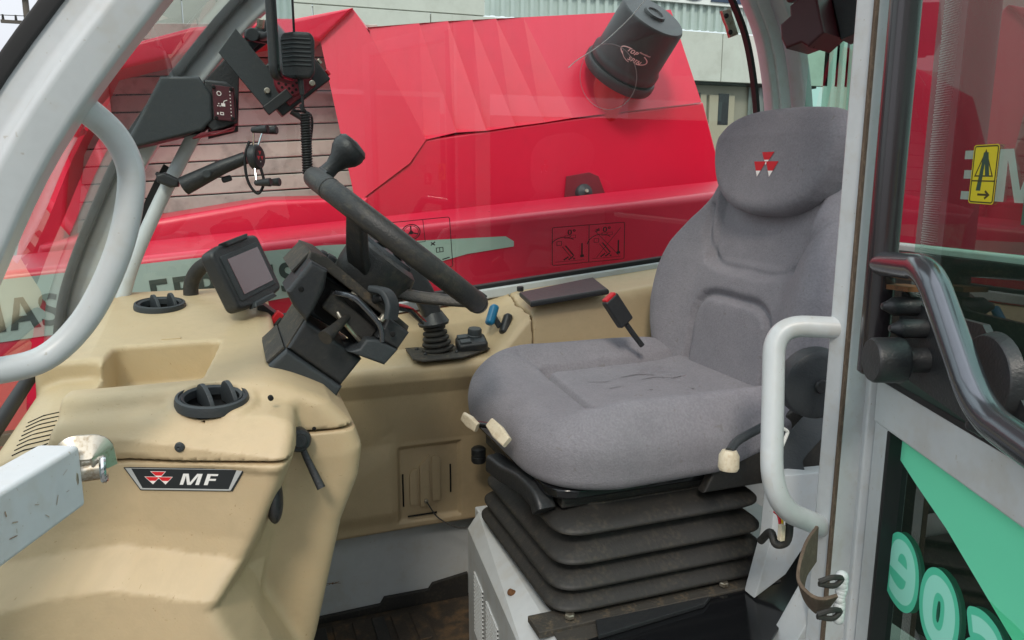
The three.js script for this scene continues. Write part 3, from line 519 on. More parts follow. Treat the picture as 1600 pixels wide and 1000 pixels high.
{ // far side window with its printed edge and stickers
  const s = thing('side_window', 'large clear side window on the boom side of the cab', 'window', [0.6, 0.75, -1.795]);
  const front = arc(-1.80, 0.03).filter((p) => p[1] > 0.72), rear = smooth(rearCurve.map(([x, y]) => [x - 0.02, y, -1.80]), 30).filter((p) => p[1] > 0.85);
  const ring = [...front, [-0.3, 0.70, -1.8], [0.269,0.728,-1.800], [1.097,0.807,-1.800], ...rear.reverse()];
  const flat = (pts, z) => { const g = new THREE.ShapeGeometry(new THREE.Shape(pts.map((p) => new THREE.Vector2(p[0], p[1])))); g.translate(0, 0, z); return g; };
  mesh('pane', flat(ring, -1.80), M.glass, s);
  // black printed border along the front edge
  const in1 = arc(-1.797, 0.075), in2 = arc(-1.797, 0.10); const bd = [];
  for (let i = 30; i < 48; i++) { bd.push(in1[i], in1[i + 1], in2[i + 1], in1[i], in2[i + 1], in2[i]); }
  const bg = new THREE.BufferGeometry(); bg.setAttribute('position', new THREE.Float32BufferAttribute(bd.flat(), 3)); bg.computeVertexNormals();
  mesh('printed_border', bg, M.seal, s);
  // warning pictograms
  const frame = (x, w, h) => { x.strokeStyle = '#1c1014'; x.fillStyle = '#1c1014'; x.lineWidth = 5; x.beginPath(); x.roundRect(5, 5, w - 10, h - 10, 14); x.stroke(); };
  const boomIcon = (x, ox) => {
    x.lineWidth = 6; x.beginPath(); x.arc(ox + 70, 190, 95, Math.PI * 1.05, Math.PI * 1.75); x.stroke();
    x.lineWidth = 9; x.beginPath(); x.moveTo(ox + 82, 170); x.lineTo(ox + 140, 265); x.stroke(); x.lineWidth = 5; x.beginPath(); x.moveTo(ox + 62, 178); x.lineTo(ox + 118, 270); x.stroke();
    x.lineWidth = 10; x.beginPath(); x.moveTo(ox + 196, 160); x.lineTo(ox + 196, 270); x.stroke(); x.fillRect(ox + 184, 262, 26, 22);
    for (let i = 0; i < 7; i++) { x.beginPath(); x.arc(ox + 76 + i * 11, 292 - (i % 3) * 9, 7, 0, 7); x.fill(); }
    x.lineWidth = 4; x.strokeRect(ox + 24, 130, 32, 34); x.lineWidth = 3; x.beginPath(); x.moveTo(ox + 14, 308); x.lineTo(ox + 214, 308); x.stroke();
    x.strokeRect(ox + 78, 84, 74, 24); x.beginPath(); x.moveTo(ox + 108, 90); x.lineTo(ox + 122, 90); x.lineTo(ox + 115, 100); x.closePath(); x.fill();
  };
  const t1 = canvasTex(512, 340, (x, w, h) => {
    frame(x, w, h); x.beginPath(); x.moveTo(256, 5); x.lineTo(256, h - 5); x.stroke();
    x.font = 'bold 62px sans-serif'; x.fillText('0°', 106, 78); x.fillText('≠ 0°', 300, 78);
    boomIcon(x, 12); boomIcon(x, 268); x.lineWidth = 4; x.beginPath(); x.moveTo(296, 60); x.lineTo(470, 300); x.moveTo(480, 50); x.lineTo(310, 300); x.stroke();
  });
  const put = (name, tx, tl, tr, bl) => mesh(name, sheet(lerp3(tr, bl, 0.5), norm(sub(tr, tl)), norm(sub(tl, bl)), Math.hypot(...sub(tr, tl)), Math.hypot(...sub(tl, bl))), decal(tx), s, true);
  put('pictogram_sticker', t1, [0.759,0.910,-1.794], [0.968,0.920,-1.794], [0.760,0.811,-1.794]);
  const t2 = canvasTex(512, 400, (x, w, h) => {
    frame(x, w, h); x.lineWidth = 4; x.beginPath(); x.moveTo(330, 8); x.lineTo(335, 175); x.lineTo(120, 180); x.stroke();
    x.lineWidth = 7; x.beginPath(); x.arc(248, 92, 58, 0, 7); x.stroke(); x.lineWidth = 4; x.beginPath(); x.arc(248, 92, 47, 0, 7); x.stroke();
    x.lineWidth = 9; for (const a of [0.4, 2.6, 4.7]) { x.beginPath(); x.moveTo(248, 96); x.lineTo(248 + 48 * Math.cos(a), 92 + 48 * Math.sin(a)); x.stroke(); } x.beginPath(); x.arc(248, 96, 14, 0, 7); x.fill();
    x.lineWidth = 5; x.strokeRect(405, 235, 44, 34); x.beginPath(); x.moveTo(427, 235); x.lineTo(427, 269); x.stroke();
    x.lineWidth = 8; x.beginPath(); x.moveTo(370, 210); x.lineTo(400, 185); x.moveTo(372, 188); x.lineTo(398, 212); x.stroke(); x.beginPath(); x.moveTo(440, 330); x.lineTo(490, 318); x.stroke();
  });
  put('pictogram_sticker', t2, [0.306,0.929,-1.794], [0.495,0.943,-1.794], [0.313,0.806,-1.794]);
  // pale ring left on the glass by a suction cup
  const rg = new THREE.RingGeometry(0.0775, 0.0800, 64); rg.translate(...[0.910,1.280,-1.794]);
  mesh('suction_ring_mark', rg, std({ color: 0xe8dede, roughness: 0.9, transparent: true, opacity: 0.35, side: THREE.DoubleSide }), s);
}
{ // curved windscreen between the two front posts, and the rear window
  const s = thing('windscreen', 'curved clear windscreen between the two front posts', 'windscreen', [-0.2, 0.4, -1.3]);
  const A = arc(-0.885, 0.012), B = arc(-1.765, 0.012), pos = [];
  for (let i = 0; i < 60; i++) pos.push(A[i], A[i + 1], B[i + 1], A[i], B[i + 1], B[i]);
  const g = new THREE.BufferGeometry(); g.setAttribute('position', new THREE.Float32BufferAttribute(pos.flat(), 3)); mesh('pane', creased(g, 1.0), M.glass, s);
  const r = thing('rear_window', 'greenish rear window behind the seat', 'window', [1.47, 0.87, -1.3]);
  const rg = new THREE.PlaneGeometry(0.86, 0.66); rg.rotateY(-Math.PI / 2); rg.translate(1.465, 1.2, -1.31); mesh('pane', rg, M.tint, r);
  mesh('pane_frame', merge([rbox([1.465, 1.56, -1.3], [0.03, 0.06, 1.0], 0.006), rbox([1.465, 0.86, -1.3], [0.03, 0.05, 1.0], 0.006)]), M.greyFar, r);
}
console.log('cab');

// ================================================================ OPEN DOOR
{
  const H = [0.835, 0, -0.80], dd = [-0.361, 0, 0.9326], nn = [-0.9326, 0, -0.361];
  const at = (s, y, o = 0) => add(add([H[0], y, H[2]], dd, s), nn, o);
  const d = thing('cab_door', 'open glazed cab door at right with grey frame and green film', 'door', at(0.3, -0.1));
  const box = (s0, s1, y0, y1, o0, o1, r = 0.004) => rbox(at((s0 + s1) / 2, (y0 + y1) / 2, (o0 + o1) / 2), [s1 - s0, y1 - y0, o1 - o0], r, dd, [0, 1, 0]);
  mesh('stile', box(-0.052, 0.004, -0.1, 1.58, -0.008, 0.012), M.greyOld, d);
  mesh('stile', box(0.006, 0.05, -0.1, 0.72, -0.03, 0.002), M.grey, d);
  mesh('stile', box(0.66, 0.72, -0.1, 1.58, -0.03, 0.0), M.grey, d);
  mesh('mid_rail', box(0.006, 0.66, 0.705, 0.768, -0.032, 0.004), M.grey, d);
  mesh('top_rail', box(0.006, 0.66, 1.53, 1.58, -0.032, 0.0), M.grey, d);
  mesh('bottom_rail', box(0.05, 0.66, -0.1, -0.04, -0.032, 0.0), M.grey, d);
  const pane = (s0, s1, y0, y1, o) => { const g = new THREE.PlaneGeometry(s1 - s0, y1 - y0); return basisGeo(g, at((s0 + s1) / 2, (y0 + y1) / 2, o), dd, [0, 1, 0], cross(dd, [0, 1, 0])); };
  const ug = mesh('upper_pane', pane(0.03, 0.665, 0.765, 1.535, -0.018), M.tint, d);
  const lg = mesh('lower_pane', pane(0.045, 0.665, -0.045, 0.71, -0.018), M.tint, d);
  mesh('pane_gasket', box(0.02, 0.66, 0.767, 0.776, -0.026, 0.006, 0.002), M.seal, d);
  mesh('pane_gasket', box(0.048, 0.056, -0.04, 0.706, -0.026, 0.004, 0.002), M.seal, d);
  // green film and its lettering on the lower pane, printed to be read from outside
  const film = new THREE.MeshPhysicalMaterial({ color: 0x84f7d2, roughness: 0.8, transmission: 0.35, thickness: 0 });
  const poly = (pts, o, t) => prism(pts.map(([s, y]) => at(s, y, o)), [nn[0] * t, 0, nn[2] * t], 0);
  mesh('green_film', poly([[0.053, 0.70], [0.053, 0.668], [0.10, 0.652], [0.18, 0.628], [0.32, 0.572], [0.45, 0.5], [0.655, 0.36], [0.655, 0.70]], -0.015, 0.001), film, d);
  const lt = canvasTex(1024, 320, (x, w, h) => {
    x.lineJoin = 'round'; x.font = 'bold 290px sans-serif'; x.textAlign = 'center';
    ['n', 'o', 's', 'o', 'e'].forEach((c, i) => { x.save(); x.translate(900 - i * 190, 215); x.scale(-1, 1); x.strokeStyle = '#58d6ae'; x.lineWidth = 40; x.strokeText(c, 0, 0); x.restore(); });
    ['n', 'o', 's', 'o', 'e'].forEach((c, i) => { x.save(); x.translate(900 - i * 190, 215); x.scale(-1, 1); x.strokeStyle = '#a4f7df'; x.fillStyle = '#a4f7df'; x.lineWidth = 4; x.strokeText(c, 0, 0); x.fillText(c, 0, 0); x.restore(); });
  });
  mesh('lettering', basisGeo(new THREE.PlaneGeometry(0.50, 0.165), at(0.272, 0.508, -0.014), dd, norm([0, 1, 0]), cross(dd, [0, 1, 0])), decal(lt), d, true);
  // emblem and stickers of the upper pane
  const yt = canvasTex(128, 220, (x, w, h) => {
    x.fillStyle = '#cdbf22'; x.beginPath(); x.roundRect(2, 2, 124, 216, 12); x.fill(); x.strokeStyle = '#3a3510'; x.lineWidth = 5; x.beginPath(); x.roundRect(8, 8, 112, 204, 8); x.stroke();
    x.beginPath(); x.moveTo(64, 24); x.lineTo(106, 116); x.lineTo(22, 116); x.closePath(); x.stroke(); x.fillStyle = '#2d4b3c'; x.beginPath(); x.moveTo(54, 30); x.lineTo(76, 30); x.lineTo(92, 118); x.lineTo(72, 118); x.lineTo(64, 70); x.lineTo(56, 170); x.lineTo(34, 170); x.closePath(); x.fill();
    x.beginPath(); x.moveTo(10, 134); x.lineTo(118, 134); x.stroke(); x.lineWidth = 8; x.beginPath(); x.moveTo(44, 184); x.lineTo(96, 184); x.moveTo(80, 170); x.lineTo(98, 184); x.lineTo(80, 198); x.stroke();
  });
  mesh('warning_sticker', basisGeo(new THREE.PlaneGeometry(0.05, 0.066), at(0.170, 1.046, -0.0155), dd, [0, 1, 0], cross(dd, [0, 1, 0])), decal(yt), d, true);
  const wt = canvasTex(512, 128, (x) => { x.fillStyle = '#a8d2c2'; x.font = 'bold 150px sans-serif'; x.save(); x.translate(512, 0); x.scale(-1.55, 1); x.fillText('SME', 4, 118); x.restore(); });
  mesh('white_lettering', basisGeo(new THREE.PlaneGeometry(0.25, 0.066), at(0.225, 1.045, -0.0165), dd, [0, 1, 0], cross(dd, [0, 1, 0])), decal(wt, { alphaTest: 0, opacity: 0.5 }), d, true);
  const et = canvasTex(96, 96, (x) => { x.fillStyle = '#35584a'; x.fillRect(0, 0, 96, 96); x.strokeStyle = x.fillStyle = '#cfe9dc'; x.lineWidth = 10; x.lineCap = 'round'; x.beginPath(); x.arc(58, 18, 9, 0, 7); x.fill(); x.beginPath(); x.moveTo(52, 32); x.lineTo(46, 56); x.lineTo(62, 66); x.lineTo(56, 88); x.moveTo(46, 56); x.lineTo(28, 78); x.moveTo(50, 36); x.lineTo(30, 46); x.moveTo(54, 36); x.lineTo(72, 50); x.stroke(); });
  mesh('exit_sticker', basisGeo(new THREE.PlaneGeometry(0.045, 0.045), at(0.268, 1.018, -0.0155), dd, [0, 1, 0], cross(dd, [0, 1, 0])), decal(et), d, true);
  const ft = canvasTex(128, 2048, (x, w, h) => { x.fillStyle = '#b9c7c0'; for (let j = 0; j < 256; j++) for (let i = 0; i < 14; i++) { x.beginPath(); x.arc(i * 9 + (j % 2) * 4.5 + 3, j * 8 + 4, 3.1 - i * 0.17, 0, 7); x.fill(); } });
  mesh('dot_print', basisGeo(new THREE.PlaneGeometry(0.04, 0.75), at(0.066, 1.155, -0.0165), dd, [0, 1, 0], cross(dd, [0, 1, 0])), decal(ft, { alphaTest: 0.5 }), d, true);
  // upright tube and bent pull handle
  const up = mesh('upright_tube', cyl(at(0.045, 0.785, 0.03), at(0.045, 1.55, 0.03), 0.0185, 0.0185, 28, 0.003), M.blackTube, d);
  const hp = fillet([at(0.05, 0.932, 0.032), at(0.20, 0.945, 0.05), at(0.325, 0.818, 0.05), at(0.56, 0.795, 0.05)], 0.035, 10);
  mesh('pull_handle', tube(hp, 0.016, { n: 28 }), M.gun, d);
  // latch bracket, knob and cap nuts
  const br = mesh('latch_bracket', poly([[0.06, 0.90], [0.13, 0.885], [0.24, 0.89], [0.33, 0.82], [0.36, 0.77], [0.10, 0.79], [0.06, 0.815]], 0.0, 0.008), M.black, d);
  mesh('bracket_edge', poly([[0.05, 0.906], [0.12, 0.912], [0.12, 0.906], [0.05, 0.900]], 0.0, 0.03), M.rust, br);
  mesh('bracket_edge', poly([[0.05, 0.822], [0.11, 0.824], [0.11, 0.819], [0.05, 0.816]], 0.0, 0.034), M.rust, br);
  mesh('disc', cyl(at(0.27, 0.84, 0.004), at(0.27, 0.84, 0.018), 0.048, 0.045, 32), M.black, br);
  for (const [s, y] of [[0.125, 0.862], [0.10, 0.885], [0.305, 0.80]]) mesh('cap_nut', lathe([[0, 0], [0.012, 0], [0.012, 0.03], [0.008, 0.036], [0.004, 0.044], [0, 0.045]], at(s, y, 0.006), nn, 18), M.black, br);
  const kb = mesh('knob', lathe([[0, 0], [0.015, 0], [0.015, 0.03], [0.0265, 0.032], [0.028, 0.036], [0.0275, 0.066], [0.025, 0.07], [0, 0.071]], at(0.135, 0.825, 0.004), nn, 32), M.black, d);
  // check strap welded to the frame
  const st = thing('door_check_strap', 'brown worn rubber strap looped between door post and door frame', 'strap', [0.78, 0.4, -0.8]);
  const path = smooth([[0.730,0.544,-0.779], [0.686,0.538,-0.750], [0.667,0.516,-0.731], [0.670,0.506,-0.706], [0.689,0.509,-0.700]], 24);
  mesh('band', sweep(rounded2D([[-0.028, -0.0025], [0.028, -0.0025], [0.028, 0.0025], [-0.028, 0.0025]], 0.002, 2), path, [0, 1, 0]), M.strap, st);
  for (const p of [[0.684,0.544,-0.698], [0.679,0.504,-0.691]]) mesh('loop', tube(smooth([add(p, [-0.02, 0, 0]), add(p, [-0.005, 0.006, 0.006]), add(p, [0.012, 0, 0.004]), add(p, [0.0, -0.006, 0.006]), add(p, [-0.02, -0.003, 0])], 20), 0.0035, { n: 8 }), M.rubber, st);
  const wb = []; for (let i = 0; i < 12; i++) { const p = lerp3([0.706,0.540,-0.705], [0.698,0.487,-0.698], i / 11); wb.push(sphere(add(p, [(rnd() - 0.5) * 0.002, 0, 0.002]), 0.0065 + rnd() * 0.002, 10, 8)); }
  mesh('weld_bead', merge(wb), M.greyOld, st);
}
{ // latch arm at the near front edge of the door opening
  const tip = [-0.141,0.809,-0.674], dir = norm([-0.37, 0.0, 0.93]);
  const a = thing('latch_arm', 'grey scuffed box-section latch arm with a steel pin at lower left', 'latch arm', add(tip, [0, -0.03, 0]));
  const ex = norm(cross([0, 1, 0], dir));
  mesh('box_section', rbox(add(tip, dir, 0.2), [0.034, 0.052, 0.4], 0.004, ex, [0, 1, 0]), M.greyOld, a);
  const scuffs = canvasTex(512, 96, (x) => { x.lineCap = 'round'; for (let i = 0; i < 26; i++) { const a = rnd() * 500, b = rnd() * 90, l = 4 + rnd() * 22, t = rnd() * 2.6; x.strokeStyle = ['#a08a72', '#8d7a68', '#a89a8a'][i % 3]; x.lineWidth = 0.7 + rnd() * 1.1; x.beginPath(); x.moveTo(a, b); x.lineTo(a + l * Math.cos(t), b + l * Math.sin(t) * 0.6); x.stroke(); } });
  mesh('scratches', sheet(add(add(tip, dir, 0.16), ex, 0.0176), [-dir[0], 0, -dir[2]], [0, 1, 0], 0.3, 0.048), decal(scuffs, { alphaTest: 0.45 }), a, true);
  const pin = add(tip, ex, -0.004);
  const pd = norm(add(ex, dir, -0.5));
  mesh('collar', cyl(add(tip, dir, 0.004), add(tip, pd, 0.006), 0.017, 0.017, 20), M.steel, a);
  mesh('pin', cyl(add(tip, pd, 0.004), add(tip, pd, 0.03), 0.0085, 0.0085, 20), M.steel, a);
  mesh('pin_head', cyl(add(tip, pd, 0.027), add(tip, pd, 0.032), 0.0125, 0.0125, 20), M.chrome, a);
  mesh('keeper', sweep(rounded2D([[-0.011, -0.0012], [0.011, -0.0012], [0.011, 0.0012], [-0.011, 0.0012]], 0.001, 1), fillet([add(add(tip, pd, 0.004), [0, 0.004, 0]), add(add(tip, pd, 0.006), [0, 0.021, 0]), add(add(tip, pd, 0.029), [0, 0.019, 0]), add(add(tip, pd, 0.031), [0, 0.0, 0])], 0.006, 5), ex), M.steel, a);
}
console.log('door');
// ================================================================ DASHBOARD
const faceM = (x, z) => -(x - 0.045) * 0.375 + (z + 0.94) * 0.927, faceS = (x, z) => (x - 0.045) * 0.927 + (z + 0.94) * 0.375;
const ventNear = [-0.038, 0.752, -1.036], ventFar = [-0.135,0.795,-1.558];
function dashTop(x, z) {
  let h = interp([[-1.74, 0.806], [-1.64, 0.804], [-1.557, 0.799], [-1.34, 0.774], [-1.18, 0.759], [-1.05, 0.748], [-0.93, 0.738]], z);
  h -= 0.35 * Math.max(0, -0.215 - x) + 0.25 * Math.max(0, x - 0.035);
  h += 0.006 * (1 - step(0.05, 0.062, Math.hypot(x - ventNear[0], (z - ventNear[2]))));
  h -= 0.018 * step(-0.045, 0.0, 0.02) * 0;
  return h;
}
function dashSD(x, y, z) {
  const m = faceM(x, z), s = faceS(x, z), top = dashTop(x, z);
  // near block with the badge face
  let off = interp([[0.0, 0.07], [0.46, 0.052], [0.535, 0.044], [0.575, 0.004], [0.60, 0.0], [0.69, 0.0], [0.70, 0.006], [0.716, 0.004], [0.75, -0.026]], y + 0.12 * (s + 0.12));
  off += 0.075 * step(-0.19, -0.36, s) + 0.03 * step(-0.23, -0.36, s) * step(0.66, 0.55, y);
  const edge = interp([[0.2, 0.02], [0.36, -0.01], [0.45, -0.05], [0.52, -0.088], [0.60, -0.045], [0.70, 0.0], [0.76, 0.002]], y);
  let A = smax((m - off) * 0.85, (y - top) * 0.95, 0.012);
  A = smax(A, (s - edge + 0.35 * Math.max(0, -m - 0.03)) * 0.8, 0.012);
  A = smax(A, -1.2 - z, 0.02);
  // steering shroud
  const xs = interp([[0.0, -0.02], [0.2, 0.03], [0.29, 0.064], [0.36, 0.083], [0.55, 0.124], [0.62, 0.150], [0.665, 0.156], [0.70, 0.146], [0.735, 0.115], [0.765, 0.06], [0.79, 0.0]], y);
  let C = smax((x - xs) * 0.85, z + 1.045 + 0.12 * Math.max(0, 0.66 - y) - 0.10 * Math.max(0, x - 0.05), 0.03);
  C = smax(C, -1.47 - z, 0.05); C = smax(C, y - 0.772, 0.03);
  // deck across the front
  let D = smax((y - top) * 0.95, x - 0.062 + 0.25 * Math.max(0, 0.7 - y), 0.014);
  D = smax(D, m - off, 0.012); D = smax(D, s - edge - (z < -1.04 ? 0.5 * (-1.04 - z) * 4 : 0), 0.02);
  let d = smin(smin(A, C, 0.014), D, 0.012);
  // tray
  let t = smax(Math.abs(x + 0.118 + (z + 1.22) * 0.1) - 0.078, Math.abs(z + 1.218) - 0.116 + 0.5 * (y - 0.76) * (z > -1.218 ? -1 : 0.0), 0.02);
  t = smax(t, 0.7045 - y, 0.012);
  d = smax(d, -t, 0.008);
  // lowered corner with the slots
  let u = smax(x + 0.213 + 0.1 * (z + 1.1), -1.27 - z, 0.03); u = smax(u, 0.728 - 0.06 * (z + 1.1) - 0.3 * Math.max(0, -0.25 - x) - y, 0.012);
  d = smax(d, -u, 0.012);
  for (const v of [ventNear, ventFar]) d = smax(d, -smax(Math.hypot(x - v[0], z - v[2]) - 0.036, v[1] - 0.045 - y, 0.004), 0.004);
  // outer limits
  d = smax(d, -0.292 - x + 0.05 * (y - 0.7), 0.02); d = smax(d, -1.735 - z, 0.01); d = smax(d, -y, 0.005);
  return d;
}
const surfY = (f, x, z, y1 = 0.85) => { let y = y1; for (let i = 0; i < 300; i++) { const d = f(x, y, z); if (d < 1e-4) break; y -= Math.max(2e-4, d * 0.6); } return y; };
const surfAlong = (f, p, n) => { let q = add(p, n, 0.12); for (let i = 0; i < 300; i++) { const d = f(...q); if (d < 1e-4) break; q = add(q, n, -Math.max(2e-4, d * 0.6)); } return q; };
{
  const d = thing('dashboard', 'moulded beige dashboard with round air vents at left', 'dashboard', [-0.05, 0, -1.3]);
  mesh('top_cover', nets((x, y, z) => smax(dashSD(x, y, z), 0.6985 - y, 0.004), [-0.32, 0.67, -1.76], [0.2, 0.83, -0.86], 0.0055), M.beige, d, (x, y, z) => [x + y * 0.3, z - y * 0.9]);
  const lp = mesh('lower_panel', nets((x, y, z) => smax(dashSD(x, y, z), y - 0.6955, 0.004), [-0.32, -0.02, -1.76], [0.2, 0.71, -0.84], 0.007), M.beigeLow, d, (x, y, z) => [x * 0.85 + z * 0.6, y + z * 0.25]);
  // round vents
  for (const [c, r, ax] of [[ventNear, 0.0445, norm([0.03, 1, 0.11])], [ventFar, 0.044, norm([0.02, 1, 0.10])]]) {
    const o = [c[0], dashTop(c[0], c[2]) + (c === ventNear ? 0.003 : 0.001), c[2]];
    const v = mesh('air_vent', lathe([[r * 0.74, -0.004], [r * 0.76, 0.006], [r * 0.84, 0.0085], [r * 0.86, 0.0065], [r * 0.9, 0.0065], [r * 0.92, 0.009], [r * 1.0, 0.008], [r * 1.03, 0.003], [r * 1.03, -0.004]], o, ax, 48), M.slate, d);
    mesh('well', lathe([[0, -0.012], [0.0345, -0.012], [0.0345, 0.003], [0.0358, 0.003], [0.0358, -0.014], [0, -0.014]], o, ax, 36), M.pit, v);
    for (const k of [-0.3, 0.25]) {
      const lean = norm([k > 0 ? -0.1 : -0.45, 1, 0.0]), pts = [];
      for (let i = 0; i <= 16; i++) { const a = Math.PI * i / 16; pts.push(add(add(add(o, [1, 0, 0], k * r), k > 0 ? [0.6, 0, 0.8] : [0.35, 0, 0.94], Math.cos(a) * r * 0.6), lean, Math.sin(a) * r * 0.72 - 0.008)); }
      mesh('flap', prism(pts, [0.0055, 0.0004, -0.002], 0.001), M.slate, v);
    }
  }
  // slots
  for (let i = 0; i < 8; i++) {
    const z = -1.125 + i * 0.0165, x0 = -0.268 + i * 0.001, x1 = -0.233 + i * 0.001, pts = [];
    for (let k = 0; k <= 6; k++) { const x = x0 + (x1 - x0) * k / 6, zz = z - 0.016 * k / 6; pts.push([x, surfY(dashSD, x, zz) + 0.0002, zz]); }
    mesh('slot', sweep([[-0.0008, -0.0012], [0.0006, -0.0012], [0.0006, 0.0012], [-0.0008, 0.0012]], pts, [0, 1, 0]), M.pit, d);
  }
  // badge on the near face
  const n = [-0.375, 0, 0.927], fx = [0.927, 0, 0.375];
  const n0 = [-0.375, 0, 0.927], bc = surfAlong(dashSD, add([-0.073,0.678,-0.986], [0, -0.004, 0]), n0);
  const bt = canvasTex(740, 160, (x, w, h) => {
    const trap = (i) => { x.beginPath(); x.moveTo(8 + i, 6 + i * 0.1); x.lineTo(w - 8 - i, 6 + i * 0.1); x.lineTo(w - 96 - i * 0.3, h - 8 - i * 0.26); x.quadraticCurveTo(w - 104, h - 6 - i * 0.26, w - 120, h - 6 - i * 0.26); x.lineTo(120, h - 6 - i * 0.26); x.quadraticCurveTo(104, h - 6 - i * 0.26, 96 + i * 0.3, h - 8 - i * 0.26); x.closePath(); x.fill(); };
    x.fillStyle = '#1f2224'; trap(0); x.fillStyle = '#b4b6b4'; trap(8); x.fillStyle = '#26292b'; trap(46);
    const T = (cx, cy, s) => { x.fillStyle = '#f2e9e4'; x.beginPath(); x.moveTo(cx - s - 6, cy - 3); x.lineTo(cx + s + 6, cy - 3); x.lineTo(cx, cy + s * 1.06 + 6); x.closePath(); x.fill(); x.fillStyle = '#d8262c'; x.beginPath(); x.moveTo(cx - s, cy); x.lineTo(cx + s, cy); x.lineTo(cx + s * 0.42, cy + s * 0.62); x.lineTo(cx - s * 0.42, cy + s * 0.62); x.closePath(); x.fill(); };
    T(214, 30, 42); T(176, 66, 42); T(252, 66, 42);
    x.fillStyle = '#eceae6'; x.font = 'italic bold 112px sans-serif'; x.save(); x.translate(322, 116); x.scale(1.42, 0.95); x.fillText('MF', 0, 0); x.restore();
  });
  mesh('badge_plate', prism([[-0.083, 0.0145], [0.083, 0.0145], [0.063, -0.0155], [-0.063, -0.0155]].map(([u, v]) => add(add(add(bc, fx, u * 0.925), [0, v, 0]), n, -0.006)), [n[0] * 0.008, 0, n[2] * 0.008], 0.001), M.slate, lp);
  mesh('badge', sheet(add(bc, n, 0.0026), fx, [0, 1, 0], 0.155, 0.031), decal(bt, { roughness: 0.35 }), lp, true);
  const sc = surfAlong(dashSD, [-0.077,0.717,-0.981], n0);
  mesh('screw', lathe([[0, 0], [0.0065, 0], [0.0055, 0.003], [0.002, 0.004], [0, 0.002]], add(sc, n, 0.0), n, 16), M.slate, d);
  // half-sunk thumb dial on the right flank of the near block
  mesh('thumb_dial', basisGeo(new THREE.SphereGeometry(1, 24, 16).scale(0.012, 0.034, 0.03), [0.029,0.632,-0.987], [1, 0, 0], [0, 1, 0], [0, 0, 1]), M.black, lp);
  // column tilt lever on the shroud
  const L0 = [0.066,0.692,-1.035], L1 = [0.092,0.627,-1.010];
  const lv = mesh('tilt_lever', lathe([[0, -0.01], [0.0165, -0.01], [0.0165, 0.012], [0.0145, 0.016], [0.010, 0.017], [0.0085, 0.021], [0, 0.021]], L0, [0.1, 0.15, 1], 24), M.black, d);
  mesh('lever_arm', sweep(rounded2D([[-0.008, -0.005], [0.008, -0.005], [0.008, 0.005], [-0.008, 0.005]], 0.004, 4), [add(L0, [0.004, -0.006, 0.006]), lerp3(L0, L1, 0.35), lerp3(L0, L1, 0.7), L1], [0, 0, 1], { scale: (t) => 0.8 + 0.35 * t }), M.black, lv);
  for (const p of [[0.089,0.702,-1.045], [0.033,0.763,-1.000]]) mesh('screw_hole', cyl(add(p, [0, 0, -0.004]), add(p, [0.0008, 0, 0.004]), 0.0035), M.pit, d);
  for (const p of [[0.100,0.415,-1.220], [0.093,0.389,-1.220]]) mesh('push_stud', sphere(p, 0.007, 12, 8), M.black, lp);
  // hoses by the far vent, switch block
  mesh('hose', tube(smooth([[-0.085, 0.77, -1.66], [-0.082, 0.83, -1.66], [-0.06, 0.862, -1.645], [-0.03, 0.872, -1.62]], 24), 0.0145, { n: 20 }), M.rubber, d);
  mesh('hose', tube(smooth([[0.012, 0.772, -1.60], [0.02, 0.80, -1.60], [0.05, 0.82, -1.60]], 16), 0.0145, { n: 20 }), M.rubber, d);
  const sw = mesh('switch_panel', prism([[0.036,0.801,-1.500], [0.037,0.736,-1.500], [0.065,0.732,-1.500], [0.085,0.770,-1.500], [0.048,0.802,-1.500]], [0, 0, -0.05], 0.003), M.black, d);
  for (const [p, mm] of [[[0.058,0.750,-1.485], M.black], [[0.071,0.764,-1.485], M.black], [[0.068,0.776,-1.490], M.redPlastic]]) mesh('rocker', rbox(p, [0.016, 0.03, 0.016], 0.003, norm([0.75, -0.66, 0]), norm([0.66, 0.75, 0])), mm, sw);
  mesh('edge_seal', tube(smooth([[-0.30, 0.765, -1.66], [-0.305, 0.745, -1.4], [-0.31, 0.715, -1.15], [-0.312, 0.695, -0.95]], 20), 0.010, { n: 12 }), M.seal, d);
  mesh('cup_clip', rbox([-0.105,0.777,-1.360], [0.03, 0.004, 0.012], 0.001), M.beigeLow, d);
}
console.log('dash');
